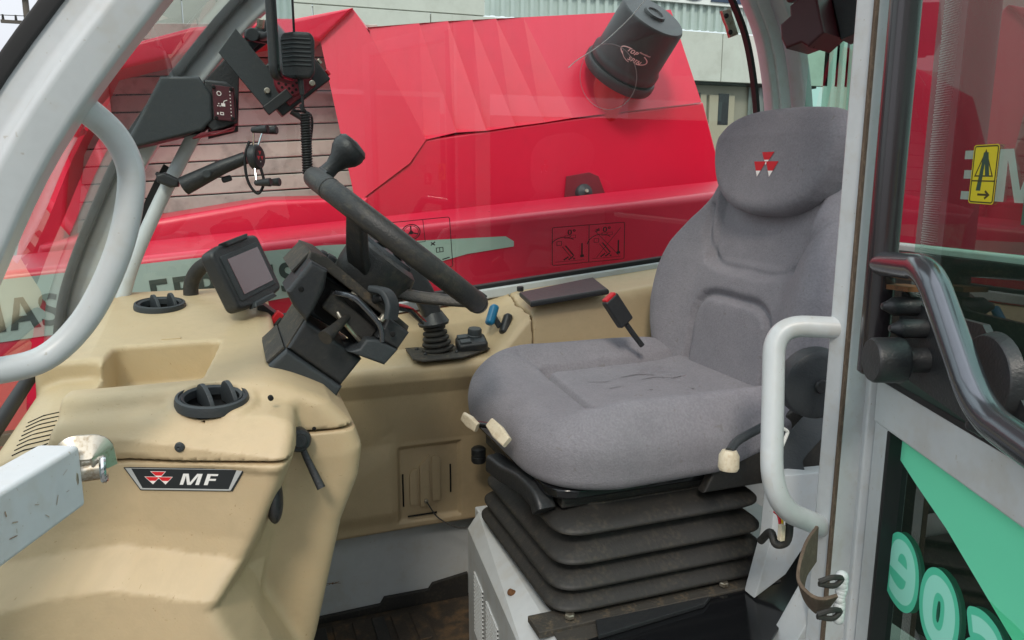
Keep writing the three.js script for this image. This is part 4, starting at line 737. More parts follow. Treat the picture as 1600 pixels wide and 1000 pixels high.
{ // touch display on its stand
  const n = [0.7405, 0.342, 0.5785], p0 = [0.023,0.870,-1.472];
  const c = [[-0.035,0.911,-1.422], [0.049,0.927,-1.539], [0.084,0.834,-1.529], [0.002,0.809,-1.409]];
  const ex = norm(sub(add(c[1], c[2]), add(c[0], c[3]))), ey = norm(cross(n, ex)), o = lerp3(lerp3(c[0], c[1], 0.5), lerp3(c[2], c[3], 0.5), 0.5);
  const m = thing('display_monitor', 'small black rugged display on the dash with a blank screen', 'monitor', add(o, [0, -0.09, -0.03]));
  const at = (u, v, w) => add(add(add(o, ex, u), ey, v), n, w);
  const W = 0.072, Hh = 0.056;
  mesh('housing', prism(rounded2D([[-W, -Hh], [-0.03, -Hh - 0.006], [0.03, -Hh - 0.006], [W, -Hh], [W, Hh], [0.035, Hh + 0.006], [-0.035, Hh + 0.006], [-W, Hh]], 0.012, 4).map(([u, v]) => at(u, v, -0.03)), [n[0] * 0.03, n[1] * 0.03, n[2] * 0.03], 0.007, 4), M.black, m);
  mesh('bezel', prism(rounded2D([[-0.057, -0.043], [0.057, -0.043], [0.057, 0.043], [-0.057, 0.043]], 0.004, 3).map(([u, v]) => at(u, v, -0.002)), [n[0] * 0.004, n[1] * 0.004, n[2] * 0.004], 0.0012), M.slate, m);
  mesh('screen', prism([[-0.047, -0.034], [0.047, -0.034], [0.047, 0.034], [-0.047, 0.034]].map(([u, v]) => at(u + 0.004, v, 0.001)), [n[0] * 0.0022, n[1] * 0.0022, n[2] * 0.0022], 0.0003), M.screen, m);
  mesh('grip_bar', prism(rounded2D([[-0.03, -Hh + 0.002], [0.03, -Hh + 0.002], [0.036, -Hh - 0.008], [-0.036, -Hh - 0.008]], 0.003, 3).map(([u, v]) => at(u, v, -0.01)), [n[0] * 0.018, n[1] * 0.018, n[2] * 0.018], 0.003, 3), M.slate, m);
  mesh('grip_bar', prism(rounded2D([[-0.03, Hh - 0.002], [0.03, Hh - 0.002], [0.036, Hh + 0.008], [-0.036, Hh + 0.008]], 0.003, 3).map(([u, v]) => at(u, v, -0.01)), [n[0] * 0.018, n[1] * 0.018, n[2] * 0.018], 0.003, 3), M.slate, m);
  const fy = 0.783;
  mesh('stand_plate', prism([[-0.063,0.784,-1.591], [-0.041,0.784,-1.644], [0.039,0.784,-1.600], [0.039,0.784,-1.539], [0.008,0.784,-1.487], [-0.046,0.784,-1.534]], [0, 0.004, 0], 0.001), M.black, m);
  mesh('stand_neck', tube([at(0.0, -0.03, -0.03), add([-0.003,0.784,-1.554], [0, 0.004, 0])], 0.016, { n: 18 }), M.black, m);
}
// ================================================================ SIDE CONSOLE
function consoleSD(x, y, z) {
  const t = step(0.545, 0.64, x + (y - 0.68) * -0.35), rise = 0.1 * (x - 0.6);
  const hS = interp([[-1.82, 0.738], [-1.765, 0.738], [-1.738, 0.70], [-1.722, 0.652], [-1.705, 0.639], [-1.6, 0.633]], z) + (z < -1.72 ? rise * 0.9 : 0.15 * rise);
  const hA = interp([[-1.82, 0.752], [-1.74, 0.752], [-1.70, 0.746], [-1.6, 0.738]], z) + rise;
  const h = hS * (1 - t) + hA * t;
  let zf = interp([[0.2, -1.66], [0.44, -1.652], [0.56, -1.625], [0.595, -1.605], [0.62, -1.602], [0.7, -1.612], [0.8, -1.625]], y) + 0.004 * t;
  // sloping swell on the lower face
  const q = (y - 0.40) - (x - 0.30) * 0.55; zf += 0.010 * step(0.07, 0.0, q) * step(0.34, 0.30, x) * step(0.24, 0.28, y);
  // shallow framed pocket
  const b = Math.max(Math.abs(x - 0.398) - 0.074, Math.abs(y - 0.335) - 0.092); zf -= 0.009 * step(0.004, -0.006, b);
  let d = smax((y - h) * 0.75, (z - zf) * 0.95, 0.02);
  d = smax(d, 0.222 + 0.015 * (x - 0.3) - y, 0.008);
  d = smax(d, -1.80 - z, 0.004);
  return d;
}
{
  const c = thing('side_console', 'beige moulded console along the side wall under the window', 'console', [0.6, 0.22, -1.7]);
  mesh('front_moulding', nets((x, y, z) => Math.max(consoleSD(x, y, z), x - 0.6345, 0.02 - x), [0.0, 0.2, -1.81], [0.65, 0.83, -1.57], 0.0055), M.beige, c, (x, y, z) => [x, y - z * 0.8]);
  mesh('rear_moulding', nets((x, y, z) => Math.max(consoleSD(x, y, z), 0.637 - x, x - 1.4), [0.62, 0.2, -1.81], [1.42, 0.9, -1.57], 0.0075), M.beige, c, (x, y, z) => [x, y - z * 0.8]);
  const pk = (pts, t = 0.006) => prism(pts.map(([x, y]) => [x, y, -1.665]), [0, 0, t], 0.002);
  mesh('rib', pk([[0.375, 0.275], [0.398, 0.275], [0.398, 0.40], [0.375, 0.375]], 0.008), M.beigeLow, c);
  mesh('rib', pk([[0.351, 0.282], [0.369, 0.28], [0.369, 0.37], [0.358, 0.368], [0.351, 0.355]]), M.beigeLow, c);
  mesh('rib', pk([[0.404, 0.285], [0.425, 0.285], [0.425, 0.39], [0.418, 0.398], [0.404, 0.395]]), M.beigeLow, c);
  for (const [x0, y0, x1, y1] of [[0.448, 0.30, 0.4515, 0.37], [0.345, 0.252, 0.415, 0.2555], [0.334, 0.28, 0.3375, 0.36]]) mesh('gap', pk([[x0, y0], [x1, y0], [x1, y1], [x0, y1]], 0.0055), M.pit, c);
  mesh('cable_bolt', cyl([0.388, 0.289, -1.66], [0.388, 0.289, -1.650], 0.005), M.steel, c);
  const pz = -1.665, pd = [[0.622, 0.008], [0.66, 0]];
  // black pad on the arm top
  mesh('arm_pad', prism([[0.629,0.762,-1.676], [0.619,0.757,-1.579], [0.812,0.772,-1.573], [0.834,0.776,-1.700]].map((p) => add(p, [0, -0.006, 0])), [-0.0015, 0.014, 0.001], 0.005, 3), M.black, c);
  mesh('push_button', cyl(add([0.651,0.767,-1.730], [0, -0.005, 0]), add([0.651,0.767,-1.730], [0, 0.007, 0]), 0.0085), M.black, c);
  // rocker switches on the sloping end of the shelf
  const rk = (p, m, mark) => { const ey = norm([0.42, 0.82, -0.38]), ex = norm(cross(ey, [0.1, 0.35, 0.93])); const o = mesh('rocker_switch', rbox(p, [0.02, 0.052, 0.024], 0.008, norm(cross(ey, cross(ex, ey))), ey, 4), m, c); return o; };
  rk([0.565,0.716,-1.690], M.blue); rk([0.594,0.695,-1.675], M.black);
  mesh('switch_body', rbox([0.576,0.700,-1.690], [0.014, 0.03, 0.02], 0.003, [0.8, 0.5, 0.2].map((v) => v / 0.964), norm([-0.5, 0.8, 0])), M.slate, c);
  const wire = smooth([[0.388, 0.289, -1.65], [0.41, 0.255, -1.63], [0.45, 0.238, -1.60], [0.50, 0.245, -1.58], [0.56, 0.27, -1.53]], 30);
  single('thin_cable', tube(wire, 0.0016, { n: 6 }), M.rubber, 'thin black cable from the wall panel to the seat base', 'cable');
  single('wall_knob', lathe([[0, 0], [0.014, 0], [0.0165, 0.004], [0.0165, 0.014], [0.014, 0.016], [0.0165, 0.018], [0.0165, 0.032], [0.012, 0.036], [0, 0.037]], [0.488,0.407,-1.560], [0, 1, 0], 28), M.black, 'ribbed black knob between wall panel and seat', 'knob');
}
{ // joystick with ribbed boot
  const b = [0.428,0.642,-1.675];
  const j = thing('joystick', 'black joystick with ribbed rubber boot behind the steering wheel', 'joystick', b);
  mesh('base_plate', prism([[0.363,0.640,-1.729], [0.357,0.640,-1.619], [0.373,0.640,-1.595], [0.467,0.640,-1.598], [0.570,0.644,-1.671], [0.569,0.646,-1.767], [0.475,0.642,-1.758]], [0, 0.004, 0], 0.001), M.blackDusty, j);
  const pr = [[0, 0]]; for (let i = 0; i < 5; i++) { const y = 0.002 + i * 0.0125, r = 0.036 - i * 0.0025; pr.push([r - 0.007, y], [r - 0.001, y + 0.002], [r, y + 0.005], [r - 0.001, y + 0.008], [r - 0.008, y + 0.0105]); } pr.push([0.018, 0.066], [0, 0.066]);
  const lean = norm([-0.12, 1, -0.02]);
  mesh('boot', lathe(pr, b, lean, 36), M.rubber, j);
  const t = add(b, lean, 0.064);
  mesh('collar', lathe([[0, 0], [0.034, 0.0], [0.036, 0.006], [0.030, 0.016], [0.022, 0.03], [0, 0.03]], t, lean, 30), M.black, j);
  mesh('grip', sweep(rounded2D([[-0.021, -0.019], [0.021, -0.019], [0.021, 0.019], [-0.021, 0.019]], 0.013, 5), smooth([add(t, lean, 0.012), add(t, [-0.014, 0.05, 0]), add(t, [-0.03, 0.085, 0]), add(t, [-0.055, 0.115, 0.0]), add(t, [-0.075, 0.125, 0])], 20), [1, 0, 0], { scale: (q) => 1 + 0.35 * q }), M.black, j);
  for (const [dx, dz] of [[-0.03, 0.03], [0.03, 0.032], [-0.036, -0.026], [0.036, -0.03]]) mesh('plate_bolt', sphere(add(b, [dx * 1.2, 0.003, dz]), 0.0045, 12, 8), M.black, j);
  const k = [0.506,0.644,-1.665];
  const pad = thing('button_pad', 'black three-button pad with rotary knob beside the joystick', 'control pad', k);
  mesh('pad_body', rbox(add(k, [0, 0.012, 0]), [0.07, 0.026, 0.052], 0.008, norm([1, 0.08, 0.12]), norm([-0.05, 1, 0.25]), 4), M.black, pad);
  for (const [dx, dz] of [[-0.018, 0.012], [0.016, 0.012], [-0.018, -0.012]]) mesh('button', rbox(add(k, [dx, 0.0245 - dz * 0.25, dz]), [0.026, 0.006, 0.018], 0.0025, norm([1, 0.08, 0.12]), norm([-0.05, 1, 0.25]), 3), M.slate, pad);
  mesh('rotary_knob', lathe([[0, 0], [0.0185, 0], [0.0185, 0.006], [0.0165, 0.008], [0.0165, 0.018], [0.0145, 0.022], [0, 0.022]], add(k, [0.012, 0.024, -0.014]), norm([0, 1, 0.12]), 30), M.slate, pad);
}
// ================================================================ STEERING
{
  const C0 = [0.256, 0.935, -1.25], E = [0.777, -0.629, 0], A = [0.629, 0.777, 0];
  const at = (e, a, z = 0) => [C0[0] + E[0] * e + A[0] * a, C0[1] + E[1] * e + A[1] * a, C0[2] + z];
  const AW = norm([0.629, 0.777, 0.056]), ZW = norm(cross(E, AW));
  const wt = (e, a, z = 0) => add(add(add(C0, E, e), AW, a), ZW, z);
  const w = thing('steering_wheel', 'dark grey worn steering wheel with spinner knob', 'steering wheel', at(0, -0.09));
  const R = 0.165, ringPts = Array.from({ length: 96 }, (_, i) => wt(Math.cos(i / 96 * 2 * Math.PI) * R, 0, Math.sin(i / 96 * 2 * Math.PI) * R));
  mesh('rim', sweep(circ(0.0172, 20), ringPts, AW, { closed: true }), M.wheel, w);
  for (const a of [0.55, -0.55, 2.65, -2.65]) { const c = wt(Math.cos(a) * R, 0, Math.sin(a) * R), tn = norm(sub(wt(Math.cos(a + 0.01) * R, 0, Math.sin(a + 0.01) * R), c)); mesh('rim_sleeve', cyl(add(c, tn, -0.0012), add(c, tn, 0.0012), 0.0178, 0.0178, 24, 0.0005), M.rubber, w); }
  for (const a of [0.16, 2.95]) mesh('rim_insert', sweep(rounded2D([[-0.004, -0.006], [0.004, -0.006], [0.004, 0.006], [-0.004, 0.006]], 0.002, 2), Array.from({ length: 10 }, (_, i) => { const q = a + (i - 4.5) * 0.03; return wt(Math.cos(q) * (R), 0.0155, Math.sin(q) * R); }), AW), M.black, w);
  mesh('hub', lathe([[0, -0.125], [0.045, -0.125], [0.05, -0.12], [0.062, -0.075], [0.064, -0.05], [0.06, -0.034], [0.05, -0.028], [0, -0.026]], wt(0, 0), AW, 40), M.wheel, w);
  const cap = mesh('hub_cap', lathe([[0, 0], [0.046, 0], [0.044, 0.006], [0.03, 0.009], [0, 0.009]], wt(0, -0.028), AW, 32), M.slate, w);
  for (let i = 0; i < 6; i++) { const a = i * Math.PI / 3 + 0.3; mesh('cap_dimple', lathe([[0, 0], [0.0095, 0], [0.008, 0.003], [0, 0.003]], wt(Math.cos(a) * 0.032, -0.019, Math.sin(a) * 0.032), AW, 16), M.black, cap); }
  for (const a of [2.25, 0.42, 4.6]) {
    const p = (r, h) => wt(Math.cos(a) * r, h, Math.sin(a) * r);
    mesh('spoke', sweep(rounded2D([[-0.020, -0.009], [0.020, -0.009], [0.016, 0.009], [-0.016, 0.009]], 0.006, 4), smooth([p(0.04, -0.07), p(0.075, -0.055), p(0.12, -0.028), p(0.158, -0.004)], 16), norm(cross(AW, sub(p(1, 0), p(0, 0)))), { scale: (t) => [1.15 - 0.35 * t, 1.2 - 0.25 * t] }), M.wheel, w);
  }
  const kA = 2.75, kb = wt(Math.cos(kA) * R, 0.012, -Math.sin(kA) * R * 0.75);
  const kd = norm(add(AW, [0.12, -0.05, 0]));
  mesh('spinner_knob', lathe([[0, -0.01], [0.015, -0.01], [0.0135, 0.008], [0.0125, 0.02], [0.017, 0.034], [0.0255, 0.046], [0.028, 0.054], [0.0285, 0.06], [0.027, 0.063], [0.0275, 0.067], [0.022, 0.073], [0, 0.077]], kb, kd, 36), M.black, w);

  const c = thing('steering_column', 'black steering column pod with levers rising out of the dashboard', 'steering column', at(-0.01, -0.36));
  const poly = (pts, z0, z1, bev = 0.005) => prism(pts.map(([e, a]) => at(e, a, z1)), [0, 0, z0 - z1], bev, 3);
  // inclined box below the pod
  const near = (l, z0, z1, bev) => poly(l, z0, z1, bev);
  mesh('column_box', near([[-0.062,-0.180], [0.043,-0.182], [0.041,-0.233], [-0.058,-0.230]], -0.09, 0.10, 0.007), M.black, c);
  mesh('column_foot', near([[-0.058,-0.231], [0.043,-0.233], [0.046,-0.258], [0.012,-0.294], [-0.053,-0.290], [-0.065,-0.265]], -0.095, 0.105, 0.007), M.slate, c);
  mesh('dusty_side', near([[-0.060,-0.179], [-0.057,-0.231], [-0.060,-0.231], [-0.064,-0.179]], -0.086, 0.092, 0.0008), M.blackDusty, c);
  mesh('dusty_side', near([[-0.059,-0.233], [-0.065,-0.265], [-0.069,-0.265], [-0.063,-0.232]], -0.086, 0.092, 0.0008), M.blackDusty, c);
  // pod: core, upper lid, two shoulders and the open lever bay between them
  mesh('pod_core', near([[-0.098,-0.107], [0.074,-0.114], [0.072,-0.162], [-0.073,-0.176]], -0.10, 0.07, 0.006), M.slate, c);
  mesh('pod_lid', near([[-0.115,-0.094], [-0.092,-0.087], [0.072,-0.099], [0.076,-0.111], [-0.093,-0.104], [-0.111,-0.107]], -0.115, 0.098, 0.003), M.blackDusty, c);
  mesh('dusty_side', near([[-0.114,-0.096], [-0.118,-0.135], [-0.114,-0.136], [-0.110,-0.097]], -0.11, 0.075, 0.001), M.blackDusty, c);
  mesh('shoulder', near([[-0.113,-0.160], [-0.111,-0.104], [-0.084,-0.101], [-0.072,-0.126], [-0.066,-0.158], [-0.064,-0.180], [-0.092,-0.172]], 0.03, 0.13, 0.007), M.black, c);
  mesh('shoulder', near([[0.035,-0.137], [0.032,-0.106], [0.072,-0.106], [0.073,-0.137], [0.035,-0.141]], 0.03, 0.12, 0.005), M.black, c);
  mesh('shoulder', near([[0.038,-0.142], [0.074,-0.137], [0.071,-0.168], [0.012,-0.183], [0.024,-0.169], [0.024,-0.151]], 0.03, 0.12, 0.005), M.slate, c);
  mesh('bay_back_plate', near([[-0.078,-0.113], [0.038,-0.114], [0.043,-0.170], [-0.053,-0.167]], 0.068, 0.076, 0.001), M.pit, c);
  mesh('lever_carriage', poly(rounded2D([[-0.055, -0.152], [0.035, -0.158], [0.035, -0.132], [-0.055, -0.122]], 0.004), 0.06, 0.098, 0.003), M.rubber, c);
  mesh('clamp_lever', sweep(rounded2D([[-0.006, -0.004], [0.006, -0.004], [0.006, 0.004], [-0.006, 0.004]], 0.003, 3), smooth([at(-0.05, -0.122, 0.10), at(-0.03, -0.112, 0.115), at(0.0, -0.115, 0.12), at(0.03, -0.124, 0.12), at(0.046, -0.14, 0.115)], 20), [0, 0, 1]), M.gun, c);
  mesh('toggle_lever', tube([at(-0.012, -0.138, 0.09), at(-0.025, -0.165, 0.125), at(-0.032, -0.182, 0.142)], 0.008, { n: 16, scale: (t) => 0.6 + 0.8 * t }), M.rubber, c);
  mesh('stalk_lever', sweep(rounded2D([[-0.013, -0.005], [0.013, -0.005], [0.013, 0.005], [-0.013, 0.005]], 0.004, 4), smooth([at(-0.01, -0.085, 0.10), at(0.006, -0.078, 0.118), at(0.022, -0.088, 0.13), at(0.032, -0.106, 0.132)], 16), [0, 0, 1]), M.slate, c);
  mesh('stalk_stem', cyl(at(0.0, -0.11, 0.07), at(0.008, -0.085, 0.115), 0.007), M.black, c);
  for (const q of [[-0.099,-0.145], [0.049,-0.122]]) mesh('cover_screw', cyl(at(q[0], q[1], 0.126), at(q[0], q[1], 0.1325), 0.004), M.pit, c);
  mesh('linkage', tube(fillet([at(-0.05, -0.135, 0.085), at(-0.02, -0.15, 0.1), at(0.02, -0.16, 0.095), at(0.05, -0.165, 0.08)], 0.01), 0.0035, { n: 10 }), M.steel, c);
  for (let i = 0; i < 3; i++) mesh('pod_button', rbox(at(-0.06 + i * 0.03, -0.0965 - i * 0.006, 0.05), [0.022, 0.006, 0.016], 0.002, E, A), M.slate, c);
  for (const [e, z] of [[0.028, 0.108], [-0.028, 0.104]]) mesh('bay_bolt', cyl(at(e, -0.118, z), at(e, -0.106, z), 0.006), M.steel, c);
  mesh('wiper_stalk', lathe([[0, 0], [0.012, 0], [0.012, 0.012], [0.015, 0.014], [0.015, 0.022], [0.013, 0.024], [0.015, 0.026], [0.015, 0.034], [0.012, 0.04], [0, 0.041]], at(-0.098, -0.10, -0.02), norm(add(E, A, 0.15).map((v) => v)), 24), M.black, c);
  const hl = mesh('hand_lever', sweep(rounded2D([[-0.02, -0.004], [0.02, -0.004], [0.02, 0.004], [-0.02, 0.004]], 0.003, 3), [at(0.06, -0.095, -0.05), at(0.1, -0.08, -0.06), at(0.135, -0.085, -0.06)], [0, 0, 1], { scale: (t) => 1 - 0.5 * t }), M.black, c);
  mesh('hand_lever_edge', sweep(rounded2D([[-0.02, -0.0012], [0.02, -0.0012], [0.02, 0.0012], [-0.02, 0.0012]], 0.001, 1), [at(0.06, -0.09, -0.05), at(0.1, -0.0745, -0.06), at(0.136, -0.079, -0.06)], [0, 0, 1], { scale: (t) => 1 - 0.5 * t }), M.redPlastic, hl);
  mesh('orange_clip', tube(smooth([[0.289,0.829,-1.400], [0.296,0.823,-1.400], [0.298,0.811,-1.400]], 8), 0.004, { n: 10 }), M.orange, c);
}
console.log('steering');
// ================================================================ SEAT
const SB = [0.93, 0.65, -1.29], sn = 0.1908, cs = 0.9816;
const bk = (x, y, z) => [z - SB[2], (x - SB[0]) * sn + (y - SB[1]) * cs, -(x - SB[0]) * cs + (y - SB[1]) * sn];
const unbk = (w, h, t) => [SB[0] + h * sn - t * cs, SB[1] + h * cs + t * sn, SB[2] + w];
const gU = smooth([[-0.150, 0.33, 0], [-0.142, 0.27, 0], [-0.118, 0.225, 0], [-0.08, 0.209, 0], [0.02, 0.206, 0], [0.10, 0.206, 0], [0.145, 0.225, 0], [0.175, 0.27, 0], [0.20, 0.33, 0]], 20).map((p) => [p[0], p[1]]);
const gN = smooth([[-0.13, -0.06, 0], [-0.128, 0.03, 0], [-0.124, 0.09, 0], [-0.105, 0.131, 0], [-0.065, 0.146, 0], [0.02, 0.146, 0], [0.085, 0.143, 0], [0.118, 0.12, 0], [0.129, 0.07, 0], [0.131, 0.0, 0], [0.131, -0.06, 0]], 22).map((p) => [p[0], p[1]]);
const hwT = [[-0.1, 0.215], [-0.04, 0.228], [0.0, 0.242], [0.05, 0.265], [0.10, 0.275], [0.18, 0.272], [0.24, 0.257], [0.30, 0.226], [0.35, 0.188], [0.40, 0.165], [0.46, 0.15]];
function backSD(x, y, z) {
  const [w, h, t] = bk(x, y, z), hw = interp(hwT, h);
  if (Math.abs(t) > 0.3 || h > 0.6 || h < -0.25) return 0.2;
  let tf = 0.004 + 0.040 * step(0.13, 0.235, Math.abs(w)) * step(0.40, 0.2, h) + 0.012 * Math.exp(-(((h - 0.14) / 0.11) ** 2));
  tf -= 0.016 * step(0.2, 0.23, h) * step(0.0, -0.02, Math.abs(w - 0.02) - 0.155);
  const d1 = polyD(w, h, gU), d2 = polyD(w, h, gN);
  tf -= 0.012 * Math.exp(-((d1 / 0.0095) ** 2)) + 0.0135 * Math.exp(-((d2 / 0.0095) ** 2));
  let d = smax(t - tf, Math.abs(w) - hw, 0.055);
  d = smax(d, -0.085 - t, 0.05); d = smax(d, h - 0.43, 0.06); d = smax(d, -0.09 - h, 0.05);
  return d * 0.85;
}
const headPoly = smooth([[0.01, 0.318, 0], [-0.05, 0.328, 0], [-0.108, 0.362, 0], [-0.145, 0.42, 0], [-0.152, 0.47, 0], [-0.125, 0.507, 0], [-0.07, 0.524, 0], [0.02, 0.528, 0], [0.12, 0.524, 0], [0.185, 0.512, 0], [0.212, 0.475, 0], [0.205, 0.42, 0], [0.165, 0.355, 0], [0.10, 0.324, 0], [0.012, 0.318, 0]], 44).map((p) => [p[0], p[1]]);
function headSD(x, y, z) {
  const [w, h, t] = bk(x, y, z);
  if (h < 0.2 || h > 0.65 || Math.abs(w) > 0.32) return 0.1;
  const q = polySD(w, h, headPoly), tc = 0.038 - 0.10 * (w - 0.02) ** 2 * 8 * 0.1 - 0.22 * Math.max(0, h - 0.47);
  let d = smax(q, t - tc, 0.028); d = smax(d, -0.05 - t, 0.05); return d * 0.9;
}
function cushSD(x, y, z) {
  const w = z - SB[2], aw = Math.abs(w);
  let top = 0.634 + 0.046 * Math.exp(-(((aw - 0.222) / 0.055) ** 2)) * step(0.42, 0.60, x) * step(1.02, 0.86, x) + 0.013 * Math.exp(-(((x - 0.50) / 0.065) ** 2));
  top -= 0.015 * Math.exp(-((segD(x, w, [0.60, -0.15], [0.575, 0.155]) / 0.0075) ** 2)) + 0.014 * Math.exp(-((Math.min(segD(x, w, [0.575, 0.155], [0.92, 0.15]), segD(x, w, [0.60, -0.15], [0.92, -0.16])) / 0.008) ** 2)) + 0.006 * Math.exp(-((Math.min(segD(x, w, [0.575, 0.155], [0.545, 0.205]), segD(x, w, [0.60, -0.15], [0.56, -0.20])) / 0.014) ** 2));
  top += 0.010 * step(0.86, 0.93, x) - 0.10 * Math.max(0, 0.47 - x);
  const hw = interp([[0.4, 0.245], [0.46, 0.266], [0.56, 0.28], [0.75, 0.28], [0.9, 0.262], [1.0, 0.25]], x);
  const side = smax(aw - hw, Math.max(0.426 - x, x - 0.985), 0.13);
  let d = smax((y - top) * 0.95, side + 0.10 * Math.max(0, 0.62 - y), 0.06);
  d = smax(d, 0.543 + 0.02 * (x - 0.44) + 0.22 * Math.max(0, x - 0.74) - y, 0.025);
  return d * 0.85;
}
{
  const s = thing('driver_seat', 'grey fabric suspension driver seat with red triangle emblem on headrest', 'seat', [0.7, 0.33, -1.29]);
  mesh('cushion', nets(cushSD, [0.37, 0.51, -1.61], [1.02, 0.73, -0.98], 0.005), M.fabric, s);
  const back = mesh('backrest', nets(backSD, [0.80, 0.53, -1.60], [1.16, 1.13, -0.98], 0.005), M.fabric, s);
  const head = mesh('headrest', nets(headSD, [0.92, 0.93, -1.52], [1.14, 1.20, -1.02], 0.005), M.fabric, s);
  // emblem: three triangles, draped on the pad
  const et = canvasTex(256, 256, (x) => {
    const q = (c, p) => { x.fillStyle = c; x.beginPath(); x.moveTo(p[0], p[1]); for (let i = 2; i < p.length; i += 2) x.lineTo(p[i], p[i + 1]); x.closePath(); x.fill(); };
    const tri = (l, y, w, h, tip) => { q('#c8202b', [l, y, l + w, y, tip, y + h]); q('#eeeae6', [l + (tip - l) * 0.6, y + h * 0.6, l + w + (tip - l - w) * 0.6, y + h * 0.6, tip, y + h]); };
    tri(66, 6, 124, 128, 128); tri(4, 98, 124, 152, 66); tri(128, 98, 124, 152, 190);
  });
  mesh('emblem', sheet(unbk(0.045, 0.412, 0.05), [0, 0, 1], [sn, cs, 0], 0.074, 0.05, 12, 10, headSD), decal(et, { roughness: 0.8 }), head, true);
  const mk = canvasTex(256, 256, (x) => { x.lineCap = 'round'; const S = (c, w, l) => { x.strokeStyle = c; x.lineWidth = w; x.beginPath(); x.moveTo(l[0], l[1]); for (let i = 2; i < l.length; i += 2) x.lineTo(l[i], l[i + 1]); x.stroke(); }; S('#6f6d70', 3, [120, 60, 160, 52, 190, 66]); S('#727073', 2.5, [150, 92, 186, 84, 214, 104, 236, 98]); S('#747275', 2.5, [60, 130, 86, 126]); S('#666366', 4, [128, 168, 131, 170]); S('#737174', 2, [40, 70, 70, 84, 82, 80]); S('#6a686b', 3.5, [206, 190, 210, 191]); });
  mesh('marks', sheet([0.74, 0.66, SB[2] + 0.0], [1, 0, 0], [0, 0, -1], 0.26, 0.24, 14, 14, cushSD), decal(mk, { alphaTest: 0.5, roughness: 0.95 }), s, true);
  // seat pan and adjuster carriage
  const panPts = (x0, x1, hw, r) => rounded2D([[x0, -hw], [x1, -hw], [x1, hw], [x0, hw]], r, 6);
  const tilted = (pts, y, k) => pts.map(([x, w]) => [x, y + k * (x - 0.45), SB[2] + w]);
  mesh('seat_pan', prism(tilted(panPts(0.452, 0.93, 0.236, 0.06), 0.528, 0.02), [0, 0.018, 0], 0.005, 3), M.gloss, s);
  mesh('slide_frame', merge([rbox([0.70, 0.522, SB[2] + 0.20], [0.44, 0.022, 0.022], 0.003), rbox([0.70, 0.522, SB[2] - 0.20], [0.44, 0.032, 0.022], 0.003), rbox([0.69, 0.515, SB[2] + 0.03], [0.42, 0.022, 0.36], 0.004)]), M.rubber, s);
  mesh('side_cheek', prism([[0.72, 0.515, SB[2] + 0.236], [0.96, 0.515, SB[2] + 0.236], [0.99, 0.63, SB[2] + 0.236], [0.90, 0.645, SB[2] + 0.236], [0.76, 0.59, SB[2] + 0.236]], [0, 0, 0.022], 0.005, 3), M.rubber, s);
  mesh('front_bracket', prism([[0.462, 0.50, SB[2] + 0.16], [0.462, 0.50, SB[2] - 0.14], [0.462, 0.535, SB[2] - 0.14], [0.462, 0.535, SB[2] + 0.16]], [0.03, 0, 0], 0.004), M.blackDusty, s);
  mesh('suspension_handle', sweep(rounded2D([[-0.017, -0.017], [0.017, -0.017], [0.017, 0.017], [-0.017, 0.017]], 0.008, 4), smooth([[0.428,0.521,-1.274], [0.437,0.518,-1.227], [0.448,0.523,-1.159], [0.455,0.513,-1.111], [0.456,0.498,-1.097]], 18), [0, 1, 0]), M.black, s);
  // bellows with four folds
  const rows = [], base = rounded2D([[-1, -1], [1, -1], [1, 1], [-1, 1]], 0.3, 7);
  const prof = [[0.508, -0.045], [0.505, -0.043]];
  [0.482, 0.434, 0.393, 0.359].forEach((y, k) => { const o = k * 0.005; prof.push([y + (k ? 0.028 : 0.018), o - 0.034], [y + 0.012, o - 0.013], [y + 0.003, o - 0.002], [y, o + 0.001], [y - 0.004, o + 0.001], [y - 0.0065, o - 0.002], [y - 0.0075, o - 0.008], [y - 0.008, o - 0.034]); });
  prof.push([0.336, 0.0], [0.333, 0.002]);
  const ringAt = (o) => rounded2D([[-0.197 - o, -0.195 - o], [0.197 + o, -0.195 - o], [0.197 + o, 0.195 + o], [-0.197 - o, 0.195 + o]], 0.055, 8);
  const BC = [0.655, -1.227];
  for (const [y, o] of prof) rows.push(ringAt(o).map(([x, w]) => [BC[0] + x, y, BC[1] + w]));
  const bp = []; for (let i = 0; i + 1 < rows.length; i++) for (let j = 0; j < rows[0].length; j++) { const n = (j + 1) % rows[0].length, a = rows[i][j], b = rows[i][n], c = rows[i + 1][n], d = rows[i + 1][j]; bp.push(a, b, c, a, c, d); }
  const bg = new THREE.BufferGeometry(); bg.setAttribute('position', new THREE.Float32BufferAttribute(bp.flat(), 3));
  mesh('bellows', creased(bg, 1.0), M.rubber, s);
  mesh('bellows_top', prism(ringAt(-0.043).map(([x, w]) => [BC[0] + x, 0.500, BC[1] + w]), [0, 0.008, 0], 0.002), M.blackDusty, s);
  mesh('base_rail', rbox([0.64, 0.337, SB[2] + 0.262], [0.46, 0.012, 0.05], 0.002), M.blackDusty, s);
  for (const p of [[0.47, 0.345, SB[2] + 0.27], [0.76, 0.345, SB[2] + 0.272]]) mesh('rail_bolt', cyl(p, add(p, [0, 0.008, 0]), 0.0085, 0.0085, 6), M.steel, s);
  // levers
  mesh('height_lever', lathe([[0, 0], [0.011, 0], [0.0155, 0.008], [0.016, 0.026], [0.0135, 0.031], [0, 0.032]], [0.691,0.632,-0.930], [-0.1, -1, 0.12], 24), M.cream, s);
  mesh('lever_rod', tube(smooth([[0.691,0.630,-0.930], [0.715,0.638,-0.945], [0.771,0.650,-0.959]], 10), 0.007, { n: 12 }), M.slate, s);
